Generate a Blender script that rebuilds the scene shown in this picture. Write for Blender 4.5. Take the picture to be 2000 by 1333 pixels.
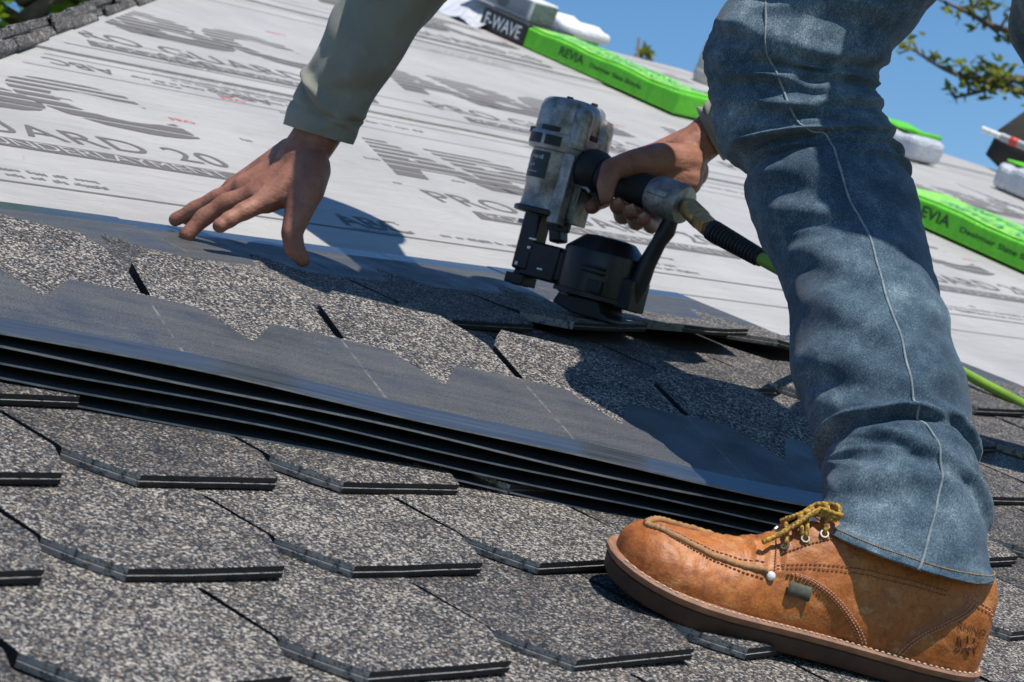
import bpy, bmesh, math, random
from math import sin, cos, pi, radians, sqrt, exp, atan2, asin, acos, floor
from mathutils import Vector, Matrix, noise

random.seed(7)
scene = bpy.context.scene
for _o in list(bpy.data.objects):
    bpy.data.objects.remove(_o)

# ---------------------------------------------------------------- frame
# The scene is laid out in the frame of the roof slope: x along the courses,
# y up the slope, z square to the slope; TILT pitches that slope at 26 degrees.
PITCH = radians(26.0)
TILT = Matrix.Translation((0, 0, 4.3)) @ Matrix.Rotation(PITCH, 4, 'X')

# ---------------------------------------------------------------- camera
cam_data = bpy.data.cameras.new('camera')
cam = bpy.data.objects.new('camera', cam_data)
scene.collection.objects.link(cam)
cam.matrix_world = TILT @ Matrix(((0.667968, -0.064401, -0.741398, 0.000000), (-0.668726, 0.385188, -0.635953, 0.000000), (0.326533, 0.920588, 0.214227, 0.545054), (0.000000, 0.000000, 0.000000, 1.000000)))
cam_data.sensor_width = 36.0
cam_data.lens = 78.428
cam_data.clip_start = 0.05
cam_data.clip_end = 3000
cam_data.dof.use_dof = True
cam_data.dof.focus_distance = 2.02
cam_data.dof.aperture_fstop = 19.0
scene.camera = cam

# ---------------------------------------------------------------- light
SUN_ROOF = Vector((0.0, -0.07, 1.0)).normalized()       # towards the sun, roof frame
SUN = (TILT.to_3x3() @ SUN_ROOF).normalized()
world = bpy.data.worlds.new('World')
scene.world = world
world.use_nodes = True
wn = world.node_tree.nodes
wl = world.node_tree.links
wn.clear()
w_out = wn.new('ShaderNodeOutputWorld')
w_bg = wn.new('ShaderNodeBackground')
w_sky = wn.new('ShaderNodeTexSky')
w_sky.sky_type = 'NISHITA'
w_sky.sun_disc = False
w_sky.sun_elevation = asin(SUN.z)
w_sky.sun_rotation = atan2(SUN.x, SUN.y)
w_sky.altitude = 100
w_sky.air_density = 1.0
w_sky.dust_density = 0.0
w_sky.ozone_density = 4.0
w_bg.inputs['Strength'].default_value = 0.118
w_hs = wn.new('ShaderNodeHueSaturation')
w_hs.inputs['Saturation'].default_value = 1.2
wl.new(w_sky.outputs[0], w_hs.inputs['Color'])
wl.new(w_hs.outputs[0], w_bg.inputs[0])
wl.new(w_bg.outputs[0], w_out.inputs[0])

sun_data = bpy.data.lights.new('sun', 'SUN')
sun_data.energy = 5.0
sun_data.angle = radians(0.53)
sun_data.color = (1.0, 0.95, 0.87)
sun = bpy.data.objects.new('sun', sun_data)
scene.collection.objects.link(sun)
sun.rotation_euler = SUN.to_track_quat('Z', 'Y').to_euler()
sun.location = (0, 0, 30)

scene.view_settings.view_transform = 'Standard'
scene.view_settings.look = 'None'
scene.view_settings.gamma = 1.0
scene.view_settings.exposure = 0.08
scene.view_settings.use_curve_mapping = False

# ---------------------------------------------------------------- helpers
ABS = {}


def link(o):
    scene.collection.objects.link(o)
    return o


def tag(o, label=None, cat=None, group=None, kind=None):
    if label:
        o['label'] = label
    if cat:
        o['category'] = cat
    if group:
        o['group'] = group
    if kind:
        o['kind'] = kind
    return o


def empty(name, loc, parent=None):
    o = link(bpy.data.objects.new(name, None))
    o.empty_display_size = 0.1
    ABS[o.name] = Vector(loc)
    if parent:
        o.parent = parent
        o.location = Vector(loc) - ABS[parent.name]
    else:
        o.location = loc
    return o


class MB:
    """collects faces in the roof frame; build() makes one mesh object of them"""

    def __init__(self):
        self.v = []
        self.f = []
        self.m = []
        self.uv = None
        self.M = None

    def _add(self, vs, fs, mi=0):
        b = len(self.v)
        for p in vs:
            p = Vector(p)
            self.v.append(self.M @ p if self.M is not None else p)
        for f in fs:
            self.f.append([b + i for i in f])
            self.m.append(mi)

    def box(self, c, s, rot=None, mi=0, taper=1.0):
        hx, hy, hz = s[0] / 2, s[1] / 2, s[2] / 2
        vs = []
        for z in (-1, 1):
            k = taper if z > 0 else 1.0
            for x, y in ((-1, -1), (1, -1), (1, 1), (-1, 1)):
                p = Vector((x * hx * k, y * hy * k, z * hz))
                if rot is not None:
                    p = rot @ p
                vs.append(p + Vector(c))
        self._add(vs, [(3, 2, 1, 0), (4, 5, 6, 7), (0, 1, 5, 4), (1, 2, 6, 5), (2, 3, 7, 6), (3, 0, 4, 7)], mi)

    def rings(self, rs, cap0=True, cap1=True, closed=True, mi=0):
        n = len(rs[0])
        vs = [p for r in rs for p in r]
        fs = []
        for i in range(len(rs) - 1):
            for j in range(n if closed else n - 1):
                k = (j + 1) % n
                fs.append((i * n + j, i * n + k, (i + 1) * n + k, (i + 1) * n + j))
        if cap0:
            fs.append(tuple(range(n - 1, -1, -1)))
        if cap1:
            b = (len(rs) - 1) * n
            fs.append(tuple(range(b, b + n)))
        self._add(vs, fs, mi)

    def tube(self, pts, rad, n=10, mi=0, caps=True, flat=None):
        pts = [Vector(p) for p in pts]
        rads = rad if isinstance(rad, (list, tuple)) else [rad] * len(pts)
        rs = []
        up = None
        for i, p in enumerate(pts):
            t = (pts[min(i + 1, len(pts) - 1)] - pts[max(i - 1, 0)]).normalized()
            if up is None:
                up = Vector((0, 0, 1)) if abs(t.z) < 0.9 else Vector((1, 0, 0))
            a = t.cross(up)
            if a.length < 1e-6:
                a = t.cross(Vector((0, 1, 0)))
            a.normalize()
            b = a.cross(t).normalized()
            up = b
            fl = flat if flat else 1.0
            rs.append([p + a * (rads[i] * cos(2 * pi * k / n)) + b * (rads[i] * fl * sin(2 * pi * k / n)) for k in range(n)])
        self.rings(rs, caps, caps, mi=mi)

    def capsule(self, p, q, r0, r1, n=12):
        p, q = Vector(p), Vector(q)
        t = (q - p).normalized()
        a = t.cross(Vector((0.31, 0.77, 0.55))).normalized()
        b = t.cross(a)
        rs = []
        for k in range(5):
            an = -pi / 2 + (k + 0.3) / 4.3 * pi / 2
            rs.append([p + t * (r0 * sin(an)) + (a * cos(2 * pi * j / n) + b * sin(2 * pi * j / n)) * (r0 * cos(an)) for j in range(n)])
        for k in range(5):
            an = k / 4.3 * pi / 2
            rs.append([q + t * (r1 * sin(an)) + (a * cos(2 * pi * j / n) + b * sin(2 * pi * j / n)) * (r1 * cos(an)) for j in range(n)])
        self.rings(rs)

    def lathe(self, prof, c=(0, 0, 0), axis='z', n=28, sx=1.0, sy=1.0, mi=0, power=1.0, rot=None):
        """prof: list of (radius, height)"""
        rs = []
        for r, h in prof:
            ring = []
            for k in range(n):
                an = 2 * pi * k / n
                ca, sa = cos(an), sin(an)
                ca = math.copysign(abs(ca) ** power, ca)
                sa = math.copysign(abs(sa) ** power, sa)
                p = Vector((r * ca * sx, r * sa * sy, h))
                if axis == 'x':
                    p = Vector((h, r * ca * sx, r * sa * sy))
                elif axis == 'y':
                    p = Vector((r * sa * sy, h, r * ca * sx))
                if rot is not None:
                    p = rot @ p
                ring.append(p + Vector(c))
            rs.append(ring)
        self.rings(rs, mi=mi)

    def prism(self, poly, ext, mi=0, ax=None):
        """poly: 3-D points of a planar outline, ext: extrusion vector"""
        n = len(poly)
        ext = Vector(ext)
        vs = [Vector(p) for p in poly] + [Vector(p) + ext for p in poly]
        fs = [tuple(range(n - 1, -1, -1)), tuple(range(n, 2 * n))]
        for i in range(n):
            j = (i + 1) % n
            fs.append((i, j, n + j, n + i))
        self._add(vs, fs, mi)

    def build(self, name, mats, parent=None, smooth=False, bevel=0.0, seg=2, autosmooth=None, recenter=True):
        me = bpy.data.meshes.new(name)
        c = Vector((0, 0, 0))
        if recenter and self.v:
            lo = Vector((min(p.x for p in self.v), min(p.y for p in self.v), min(p.z for p in self.v)))
            hi = Vector((max(p.x for p in self.v), max(p.y for p in self.v), max(p.z for p in self.v)))
            c = (lo + hi) / 2
            if not parent:
                c.z = lo.z
        me.from_pydata([tuple(p - c) for p in self.v], [], self.f)
        if not isinstance(mats, (list, tuple)):
            mats = [mats]
        for m in mats:
            me.materials.append(m)
        if len(mats) > 1:
            me.polygons.foreach_set('material_index', self.m)
        if self.uv:
            ul = me.uv_layers.new(name='UVMap')
            for l in me.loops:
                ul.data[l.index].uv = self.uv[l.vertex_index]
        bm = bmesh.new()
        bm.from_mesh(me)
        bmesh.ops.recalc_face_normals(bm, faces=bm.faces)
        bm.to_mesh(me)
        bm.free()
        if smooth:
            me.polygons.foreach_set('use_smooth', [True] * len(me.polygons))
            if autosmooth:
                me.set_sharp_from_angle(angle=radians(autosmooth))
        o = link(bpy.data.objects.new(name, me))
        ABS[o.name] = c
        if parent:
            o.parent = parent
            o.location = c - ABS[parent.name]
        else:
            o.location = c
        if bevel:
            bv = o.modifiers.new('bevel', 'BEVEL')
            bv.width = bevel
            bv.segments = seg
            bv.limit_method = 'ANGLE'
            bv.angle_limit = radians(35)
            bv.harden_normals = False
        return o


def smoothstep(a, b, x):
    t = max(0.0, min(1.0, (x - a) / (b - a)))
    return t * t * (3 - 2 * t)


def catmull(pts, n):
    """n samples through a list of Vectors"""
    out = []
    m = len(pts) - 1
    for i in range(n):
        t = i / (n - 1) * m
        k = min(int(t), m - 1)
        u = t - k
        p0 = pts[max(k - 1, 0)]
        p1 = pts[k]
        p2 = pts[k + 1]
        p3 = pts[min(k + 2, m)]
        out.append(0.5 * ((2 * p1) + (p2 - p0) * u + (2 * p0 - 5 * p1 + 4 * p2 - p3) * u * u + (3 * p1 - p0 - 3 * p2 + p3) * u ** 3))
    return out


def text_mesh(body, size, M, z_scale=1.0, width=1.0, offset=0.0, spacing=1.0, shear=0.0):
    """flat lettering as (verts, faces), M places the text plane"""
    cu = bpy.data.curves.new('lettering', 'FONT')
    cu.body = body
    cu.size = size
    cu.offset = offset
    cu.space_character = spacing
    cu.shear = shear
    cu.resolution_u = 4
    o = bpy.data.objects.new('lettering', cu)
    scene.collection.objects.link(o)
    dg = bpy.context.evaluated_depsgraph_get()
    me = bpy.data.meshes.new_from_object(o.evaluated_get(dg))
    vs = [M @ Vector((v.co.x * width, v.co.y, v.co.z)) for v in me.vertices]
    fs = [list(p.vertices) for p in me.polygons]
    bpy.data.objects.remove(o)
    bpy.data.curves.remove(cu)
    bpy.data.meshes.remove(me)
    return vs, fs


# ---------------------------------------------------------------- materials
class NT:
    def __init__(self, name):
        self.mat = bpy.data.materials.new(name)
        self.mat.use_nodes = True
        self.t = self.mat.node_tree
        self.b = self.t.nodes['Principled BSDF']

    def n(self, typ, **kw):
        nd = self.t.nodes.new(typ)
        for k, v in kw.items():
            if k.startswith('i_'):
                nd.inputs[k[2:].replace('_', ' ')].default_value = v
            else:
                setattr(nd, k, v)
        return nd

    def l(self, a, b):
        self.t.links.new(a, b)

    def val(self, x, op, y=None, z=None, clamp=False):
        nd = self.t.nodes.new('ShaderNodeMath')
        nd.operation = op
        nd.use_clamp = clamp
        for i, q in enumerate((x, y, z)):
            if q is None:
                continue
            if isinstance(q, (int, float)):
                nd.inputs[i].default_value = q
            else:
                self.l(q, nd.inputs[i])
        return nd.outputs[0]

    def mix(self, fac, a, b, blend='MIX'):
        nd = self.t.nodes.new('ShaderNodeMix')
        nd.data_type = 'RGBA'
        nd.blend_type = blend
        for sock, q in ((nd.inputs[0], fac), (nd.inputs[6], a), (nd.inputs[7], b)):
            if isinstance(q, (int, float)):
                sock.default_value = q
            elif isinstance(q, tuple):
                sock.default_value = (*q, 1.0) if len(q) == 3 else q
            else:
                self.l(q, sock)
        return nd.outputs[2]

    def ramp(self, fac, stops, interp='LINEAR'):
        nd = self.t.nodes.new('ShaderNodeValToRGB')
        cr = nd.color_ramp
        cr.interpolation = interp
        while len(cr.elements) < len(stops):
            cr.elements.new(0.5)
        for e, (p, c) in zip(cr.elements, stops):
            e.position = p
            e.color = (c, c, c, 1) if isinstance(c, (int, float)) else (*c, 1)
        self.l(fac, nd.inputs[0])
        return nd.outputs[0]

    def noise(self, vec, scale, detail=3.0, rough=0.55, dist=0.0):
        nd = self.n('ShaderNodeTexNoise')
        nd.inputs['Scale'].default_value = scale
        nd.inputs['Detail'].default_value = detail
        nd.inputs['Roughness'].default_value = rough
        nd.inputs['Distortion'].default_value = dist
        if vec is not None:
            self.l(vec, nd.inputs['Vector'])
        return nd.outputs['Fac']

    def coord(self, which='Object', scale=None):
        tc = self.n('ShaderNodeTexCoord')
        if scale is None:
            return tc.outputs[which]
        mp = self.n('ShaderNodeMapping')
        mp.inputs['Scale'].default_value = scale
        self.l(tc.outputs[which], mp.inputs['Vector'])
        return mp.outputs[0]

    def bump(self, h, strength=0.3, dist=0.001):
        nd = self.n('ShaderNodeBump')
        nd.inputs['Strength'].default_value = strength
        nd.inputs['Distance'].default_value = dist
        self.l(h, nd.inputs['Height'])
        self.l(nd.outputs[0], self.b.inputs['Normal'])

    def col(self, c):
        if isinstance(c, tuple):
            self.b.inputs['Base Color'].default_value = (*c, 1.0)
        else:
            self.l(c, self.b.inputs['Base Color'])
        return self

    def rough(self, r):
        if isinstance(r, (int, float)):
            self.b.inputs['Roughness'].default_value = r
        else:
            self.l(r, self.b.inputs['Roughness'])
        return self

    def set(self, **kw):
        for k, v in kw.items():
            self.b.inputs[k.replace('_', ' ')].default_value = v
        return self


def plain(name, c, r=0.6, var=0.25, scale=40.0, metal=0.0, bump=0.0, bscale=200.0, spec=0.5):
    m = NT(name)
    co = m.coord('Object')
    f = m.noise(co, scale, 4.0, 0.6)
    lo = tuple(x * (1 - var) for x in c)
    hi = tuple(min(1, x * (1 + var)) for x in c)
    m.col(m.mix(m.ramp(f, [(0.3, 0.0), (0.7, 1.0)]), lo, hi))
    m.rough(m.val(m.val(f, 'MULTIPLY', 0.25), 'ADD', r - 0.12))
    m.set(Metallic=metal, Specular_IOR_Level=spec)
    if bump:
        m.bump(m.noise(co, bscale, 3.0), bump, 0.001)
    return m.mat


def granule_nodes(m, uv, tone):
    """stone granules: uv in metres, tone brightens a whole piece"""
    vo = m.n('ShaderNodeTexVoronoi')
    vo.inputs['Scale'].default_value = 560.0
    vo.inputs['Randomness'].default_value = 1.0
    m.l(uv, vo.inputs['Vector'])
    sep = m.n('ShaderNodeSeparateColor')
    m.l(vo.outputs['Color'], sep.inputs[0])
    big = m.noise(uv, 26.0, 3.0, 0.6)
    sel = m.val(m.val(sep.outputs[0], 'ADD', m.val(m.val(big, 'SUBTRACT', 0.5), 'MULTIPLY', 0.55)), 'ADD', tone)
    c = m.ramp(sel, [(0.0, (0.012, 0.014, 0.02)), (0.34, (0.020, 0.022, 0.029)), (0.50, (0.050, 0.052, 0.059)),
                     (0.65, (0.125, 0.118, 0.110)), (0.77, (0.205, 0.148, 0.095)), (0.86, (0.27, 0.255, 0.23)), (0.97, (0.47, 0.43, 0.375))])
    return c, vo.outputs['Distance']


def shingle_material(name, row_p, flip=False):
    """granules on the tab, matte cap sheet above the saw-toothed line, gloss strip at the head"""
    m = NT(name)
    uv = m.coord('UV')
    info = m.n('ShaderNodeObjectInfo')
    sx = m.n('ShaderNodeSeparateXYZ')
    m.l(uv, sx.inputs[0])
    off = m.n('ShaderNodeVectorMath', operation='ADD')
    m.l(uv, off.inputs[0])
    cmb = m.n('ShaderNodeCombineXYZ')
    m.l(m.val(info.outputs['Random'], 'MULTIPLY', 7.3), cmb.inputs[0])
    m.l(m.val(info.outputs['Random'], 'MULTIPLY', 3.1), cmb.inputs[1])
    m.l(cmb.outputs[0], off.inputs[1])
    gv = off.outputs[0]
    tone = m.val(m.val(m.val(info.outputs['Random'], 'MULTIPLY', 91.7), 'FRACT'), 'MULTIPLY_ADD', 0.20 if not flip else 0.04, -0.125 if not flip else 0.03)
    gc, gd = granule_nodes(m, gv, tone)
    t = m.val(m.val(m.val(sx.outputs[0], 'DIVIDE', row_p), 'ADD', 0.44), 'FRACT')
    line = m.ramp(t, [(0.0, 1.0), (0.19, 0.0), (0.81, 0.0), (1.0, 1.0)])
    yb = m.val(m.val(line, 'MULTIPLY', 0.064), 'ADD', 0.150 if not flip else 0.139)
    wob = m.val(m.val(m.noise(gv, 60.0, 3.0), 'SUBTRACT', 0.5), 'MULTIPLY', 0.004)
    isg = m.val(sx.outputs[1], 'LESS_THAN', m.val(yb, 'ADD', wob))
    # cap sheet
    st = m.n('ShaderNodeMapping')
    st.inputs['Scale'].default_value = (0.35, 3.0, 1.0) if not flip else (0.35, 3.0, 1.0)
    m.l(gv, st.inputs['Vector'])
    n1 = m.noise(st.outputs[0], 22.0, 5.0, 0.65)
    n2 = m.noise(gv, 700.0, 2.0, 0.6)
    n3 = m.noise(gv, 14.0, 4.0, 0.6)
    hc = m.mix(m.ramp(n1, [(0.3, 0.0), (0.75, 1.0)]), (0.036, 0.040, 0.047), (0.082, 0.082, 0.083))
    hc = m.mix(m.ramp(n2, [(0.52, 0.0), (0.68, 0.65)]), hc, (0.24, 0.228, 0.205))
    hc = m.mix(m.ramp(n3, [(0.56, 0.0), (0.72, 0.6)]), hc, (0.035, 0.040, 0.050))
    # score lines between the tabs
    ln = m.val(m.val(m.val(sx.outputs[0], 'DIVIDE', row_p), 'ADD', 0.004), 'FRACT')
    sc = m.val(m.val(ln, 'LESS_THAN', 0.014), 'MULTIPLY', m.ramp(m.noise(gv, 70.0, 2.0), [(0.42, 0.0), (0.6, 0.4)]))
    hc = m.mix(sc, hc, (0.30, 0.29, 0.27))
    m.col(m.mix(isg, hc, gc))
    rough_h = m.ramp(n3, [(0.35, 0.60), (0.68, 0.30)])
    m.rough(m.val(m.val(isg, 'MULTIPLY', 0.34), 'ADD', m.val(m.val(m.val(1.0, 'SUBTRACT', isg), 'MULTIPLY', rough_h), 'ADD', m.val(isg, 'MULTIPLY', 0.36))))
    m.set(Specular_IOR_Level=0.42)
    h = m.val(m.val(isg, 'MULTIPLY', m.val(1.0, 'SUBTRACT', m.val(gd, 'MULTIPLY', 260.0))), 'ADD', m.val(n2, 'MULTIPLY', 0.5))
    m.bump(h, 0.42, 0.0009)
    return m.mat


def make_gloss():
    m = NT('head_strip')
    uv = m.coord('UV', (0.3, 6.0, 1.0))
    n1 = m.noise(uv, 18.0, 4.0, 0.7)
    m.col(m.mix(m.ramp(n1, [(0.35, 0.0), (0.7, 1.0)]), (0.03, 0.036, 0.046), (0.07, 0.08, 0.095)))
    m.rough(m.ramp(n1, [(0.35, 0.05), (0.7, 0.24)]))
    m.set(Specular_IOR_Level=0.85)
    m.bump(n1, 0.12, 0.001)
    return m.mat


M_SHINGLE = shingle_material('shingle_face', 0.2)
M_STACKED = shingle_material('stacked_shingle_face', 0.1827, True)  # granules toned lighter, sunlight on the stack put into the colour
M_GLOSS = make_gloss()
M_EDGE = plain('shingle_cut_edge', (0.016, 0.016, 0.018), 0.75, 0.5, 300.0, bump=0.4, bscale=500.0)


def make_lit_core():
    m = NT('lightened_core_edge')
    co = m.coord('Object')
    n = m.noise(co, 160.0, 4.0, 0.7)
    m.col(m.mix(m.ramp(n, [(0.36, 0.0), (0.5, 1.0)]), (0.04, 0.04, 0.041), (0.30, 0.29, 0.275)))  # grey core, made paler so the tab chamfers look sunlit
    m.rough(0.8)
    m.bump(m.noise(co, 700.0, 3.0), 0.4, 0.0008)
    return m.mat


M_CORE_LIT = make_lit_core()
M_UNDER = None


def make_underlay():
    m = NT('underlayment_face')
    co = m.coord('Object')
    n1 = m.noise(co, 3.5, 4.0, 0.55)
    st = m.coord('Object', (0.7, 4.0, 1.0))
    n2 = m.noise(st, 9.0, 5.0, 0.6, 0.6)
    n3 = m.noise(co, 90.0, 3.0, 0.6)
    c = m.mix(m.ramp(n1, [(0.35, 0.0), (0.7, 1.0)]), (0.37, 0.358, 0.342), (0.44, 0.426, 0.407))
    c = m.mix(m.ramp(n3, [(0.66, 0.0), (0.78, 0.35)]), c, (0.26, 0.25, 0.24))
    dirt = m.ramp(m.noise(co, 2.6, 8.0, 0.75), [(0.50, 0.0), (0.70, 0.45)])
    c = m.mix(dirt, c, (0.27, 0.262, 0.25))
    m.col(c)
    m.rough(0.55)
    m.set(Specular_IOR_Level=0.35)
    h = m.val(m.val(n2, 'MULTIPLY', 1.0), 'ADD', m.val(m.noise(co, 500.0, 2.0), 'MULTIPLY', 0.06))
    cr = m.noise(m.coord('Object', (1.0, 1.7, 1.0)), 5.5, 3.0, 0.5, 1.4)
    crease = m.ramp(m.val(m.val(cr, 'SUBTRACT', 0.5), 'ABSOLUTE'), [(0.0, 1.0), (0.03, 0.25), (0.09, 0.0)])
    m.bump(m.val(h, 'ADD', m.val(crease, 'MULTIPLY', 0.12)), 0.75, 0.012)
    return m.mat


M_UNDER = make_underlay()


def make_print(name, c, stripes=False):
    m = NT(name)
    co = m.coord('Object')
    n = m.noise(co, 220.0, 3.0, 0.65)
    m.col(m.mix(m.ramp(n, [(0.3, 0.0), (0.75, 1.0)]), tuple(x * 0.85 for x in c), tuple(min(1, x * 1.25) for x in c)))
    m.rough(0.6)
    m.set(Specular_IOR_Level=0.3)
    return m.mat


M_INK = make_print('grey_ink', (0.135, 0.123, 0.118))
M_INK2 = make_print('thin_grey_ink', (0.19, 0.187, 0.185))
M_RED = make_print('red_ink', (0.62, 0.08, 0.07))

# ================================================================ ground and house
def make_grass():
    m = NT('grass_ground')
    co = m.coord('Object')
    n = m.noise(co, 0.4, 6.0, 0.65)
    m.col(m.mix(m.ramp(n, [(0.3, 0.0), (0.7, 1.0)]), (0.035, 0.06, 0.018), (0.09, 0.11, 0.04)))
    m.rough(0.9)
    m.bump(m.noise(co, 30.0, 4.0), 0.6, 0.05)
    return m.mat


UNTILT = TILT.inverted()
g = MB()
g.box((0, 0, -0.05), (1600, 1600, 0.1))
g.v = [UNTILT @ p for p in g.v]
ground = g.build('ground', make_grass(), recenter=False)
tag(ground, kind='structure')


def hip_u(v):
    return 1.853 + (v - 2.682) * 1.057


def right_u(v):
    return 5.5 + (4.40 - v) * 1.8


V_EAVE, V_RIDGE = -0.75, 4.42
M_WOOD = plain('sheathing_edge', (0.30, 0.20, 0.11), 0.8, 0.3, 20.0)
rb = MB()
rb.prism([(hip_u(V_EAVE), V_EAVE, -0.03), (right_u(V_EAVE), V_EAVE, -0.03), (right_u(V_RIDGE), V_RIDGE, -0.03), (hip_u(V_RIDGE), V_RIDGE, -0.03)], (0, 0, 0.024))
roof = rb.build('roof', M_WOOD)
tag(roof, kind='structure')

# the slope beyond the left hip and the back slope
M_DARKROOF = plain('old_shingles', (0.055, 0.057, 0.062), 0.85, 0.5, 60.0, bump=0.5, bscale=300.0)
B = TILT @ Vector((hip_u(V_EAVE) - 0.03, V_EAVE, -0.01))
T = TILT @ Vector((hip_u(V_RIDGE), V_RIDGE + 0.02, -0.01))
B2 = Vector((B.x, 2 * T.y - B.y, B.z))
E2 = TILT @ Vector((right_u(V_RIDGE), V_RIDGE + 0.02, -0.01))
F2 = TILT @ Vector((right_u(V_EAVE), V_EAVE, -0.01))
F3 = Vector((F2.x, 2 * T.y - F2.y, F2.z))
rs = MB()
for poly in ((B, T, B2), (T, E2, F3, B2), (E2, F2, F3)):
    rs._add([UNTILT @ p for p in poly], [tuple(range(len(poly)))])
side = rs.build('roof_slope', M_DARKROOF, roof)
# house walls below the eaves
hw = MB()
hw.box(((B.x + F2.x) / 2, T.y, B.z / 2 - 0.15), (F2.x - B.x - 1.0, 2 * (T.y - B.y) - 1.0, B.z - 0.25))
hw.v = [UNTILT @ p for p in hw.v]
house = hw.build('house_wall', plain('siding', (0.55, 0.53, 0.48), 0.8, 0.06, 3.0), recenter=False)
tag(house, kind='structure')

# ================================================================ underlayment with its print
def sheet(v0, v1, z, wob):
    b = MB()
    n = 60
    r0, r1 = [], []
    a0, a1 = hip_u(v0), right_u(v0)
    c0, c1 = hip_u(v1), right_u(v1)
    for i in range(n + 1):
        t = (i / n) ** 1.6
        w = 0.006 * noise.noise(Vector((t * 30 + wob, wob, 0.3)))
        r0.append((a0 + (a1 - a0) * t, v0 + w, z))
        r1.append((c0 + (c1 - c0) * t, v1, z))
    vs = r0 + r1 + [(p[0], p[1], p[2] - 0.0035) for p in r0]
    m = n + 1
    fs = [(i, i + 1, m + i + 1, m + i) for i in range(n)] + [(2 * m + i, 2 * m + i + 1, i + 1, i) for i in range(n)]
    b._add(vs, fs)
    return b.build('underlayment', M_UNDER, roof)


Z1, Z2, Z3 = -0.002, 0.002, 0.006
sh1 = sheet(V_EAVE + 0.01, 2.83, Z1, 1.0)
sh2 = sheet(2.79, 3.78, Z2, 5.0)
sh3 = sheet(3.73, V_RIDGE - 0.005, Z3, 9.0)


def at_text(u, v, z, rz=0.0):
    return Matrix.Translation((u, v, z)) @ Matrix.Rotation(rz, 4, 'Z')


def lettering(body, u, v, z, height, width, parent, mat=None, spacing=1.0, stripes=None, offset=0.0, flip=False):
    """text whose bounding box starts at (u, v) and measures width x height"""
    vs, fs = text_mesh(body, 1.0, Matrix.Identity(4), spacing=spacing, offset=offset)
    x0 = min(p.x for p in vs)
    x1 = max(p.x for p in vs)
    y0 = min(p.y for p in vs)
    y1 = max(p.y for p in vs)
    if flip:
        vs = [Vector((x0 + x1 - p.x, y0 + y1 - p.y, 0)) for p in vs]
    kx, ky = width / (x1 - x0), height / (y1 - y0)
    vs = [Vector(((p.x - x0) * kx + u, (p.y - y0) * ky + v, z)) for p in vs]
    b = MB()
    if not stripes:
        stripes = [(-0.1, 1.1)]
    if stripes:
        for s0, s1 in stripes:
            bm = bmesh.new()
            bv = [bm.verts.new(p) for p in vs]
            for f in fs:
                try:
                    bm.faces.new([bv[i] for i in f])
                except ValueError:
                    pass
            for lim, sgn in ((s0, -1), (s1, 1)):
                bmesh.ops.bisect_plane(bm, geom=bm.verts[:] + bm.edges[:] + bm.faces[:], plane_co=(u, v + lim * height, z), plane_no=(0, sgn, 0), clear_outer=True)
            bmesh.ops.bisect_plane(bm, geom=bm.verts[:] + bm.edges[:] + bm.faces[:], plane_co=(hip_u(2.682) + 0.03, 2.682, z), plane_no=(-1, 1.057, 0), clear_outer=True)
            bm.verts.index_update()
            b._add([q.co.copy() for q in bm.verts], [[q.index for q in f.verts] for f in bm.faces])
            bm.free()
    if not b.v:
        return None
    return b.build('lettering', mat or M_INK, parent)


STRIPES = [(0.0, 0.125), (0.155, 0.28), (0.32, 0.415), (0.465, 0.545), (0.60, 0.665), (0.725, 0.78), (0.84, 0.885), (0.945, 0.98)]


def small_print(u, v, z, height, width, parent, seed):
    """a line of print too small to read: word-like runs of strokes"""
    rr = random.Random(seed)
    b = MB()
    x = max(u, hip_u(v) + 0.03)
    if x > u + width:
        return None
    while x < u + width:
        for _k in range(rr.randint(2, 8)):
            w = rr.uniform(0.003, 0.006)
            h0, h1 = rr.choice(((0, 0.7), (0, 1.0), (0, 0.7), (-0.25, 0.7)))
            b._add([(x, v + h0 * height, z), (x + w, v + h0 * height, z), (x + w, v + h1 * height, z), (x, v + h1 * height, z)], [(0, 1, 2, 3)])
            x += w + 0.0022
        x += 0.009
    return b.build('small_print', M_INK2, parent)


def printed_line(v, z, u0, u1, w, parent, mat):
    b = MB()
    b._add([(u0, v, z), (u1, v, z), (u1, v + w, z), (u0, v + w, z)], [(0, 1, 2, 3)])
    return b.build('printed_line', mat, parent)


def bar_text(body, u, v, z, height, width, parent):
    """reversed-out lettering: an ink bar with paper-coloured letters on it"""
    b = MB()
    ul = max(u - 0.03, hip_u(v) + 0.03)
    b._add([(ul, v - 0.006, z), (u + width + 0.01, v - 0.006, z), (u + width + 0.03, v + height + 0.006, z), (ul + 0.018, v + height + 0.006, z)], [(0, 1, 2, 3)])
    b.build('printed_bar', M_INK, parent)
    lettering(body, u, v, z + 0.0006, height, width, parent, M_UNDER)


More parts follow.
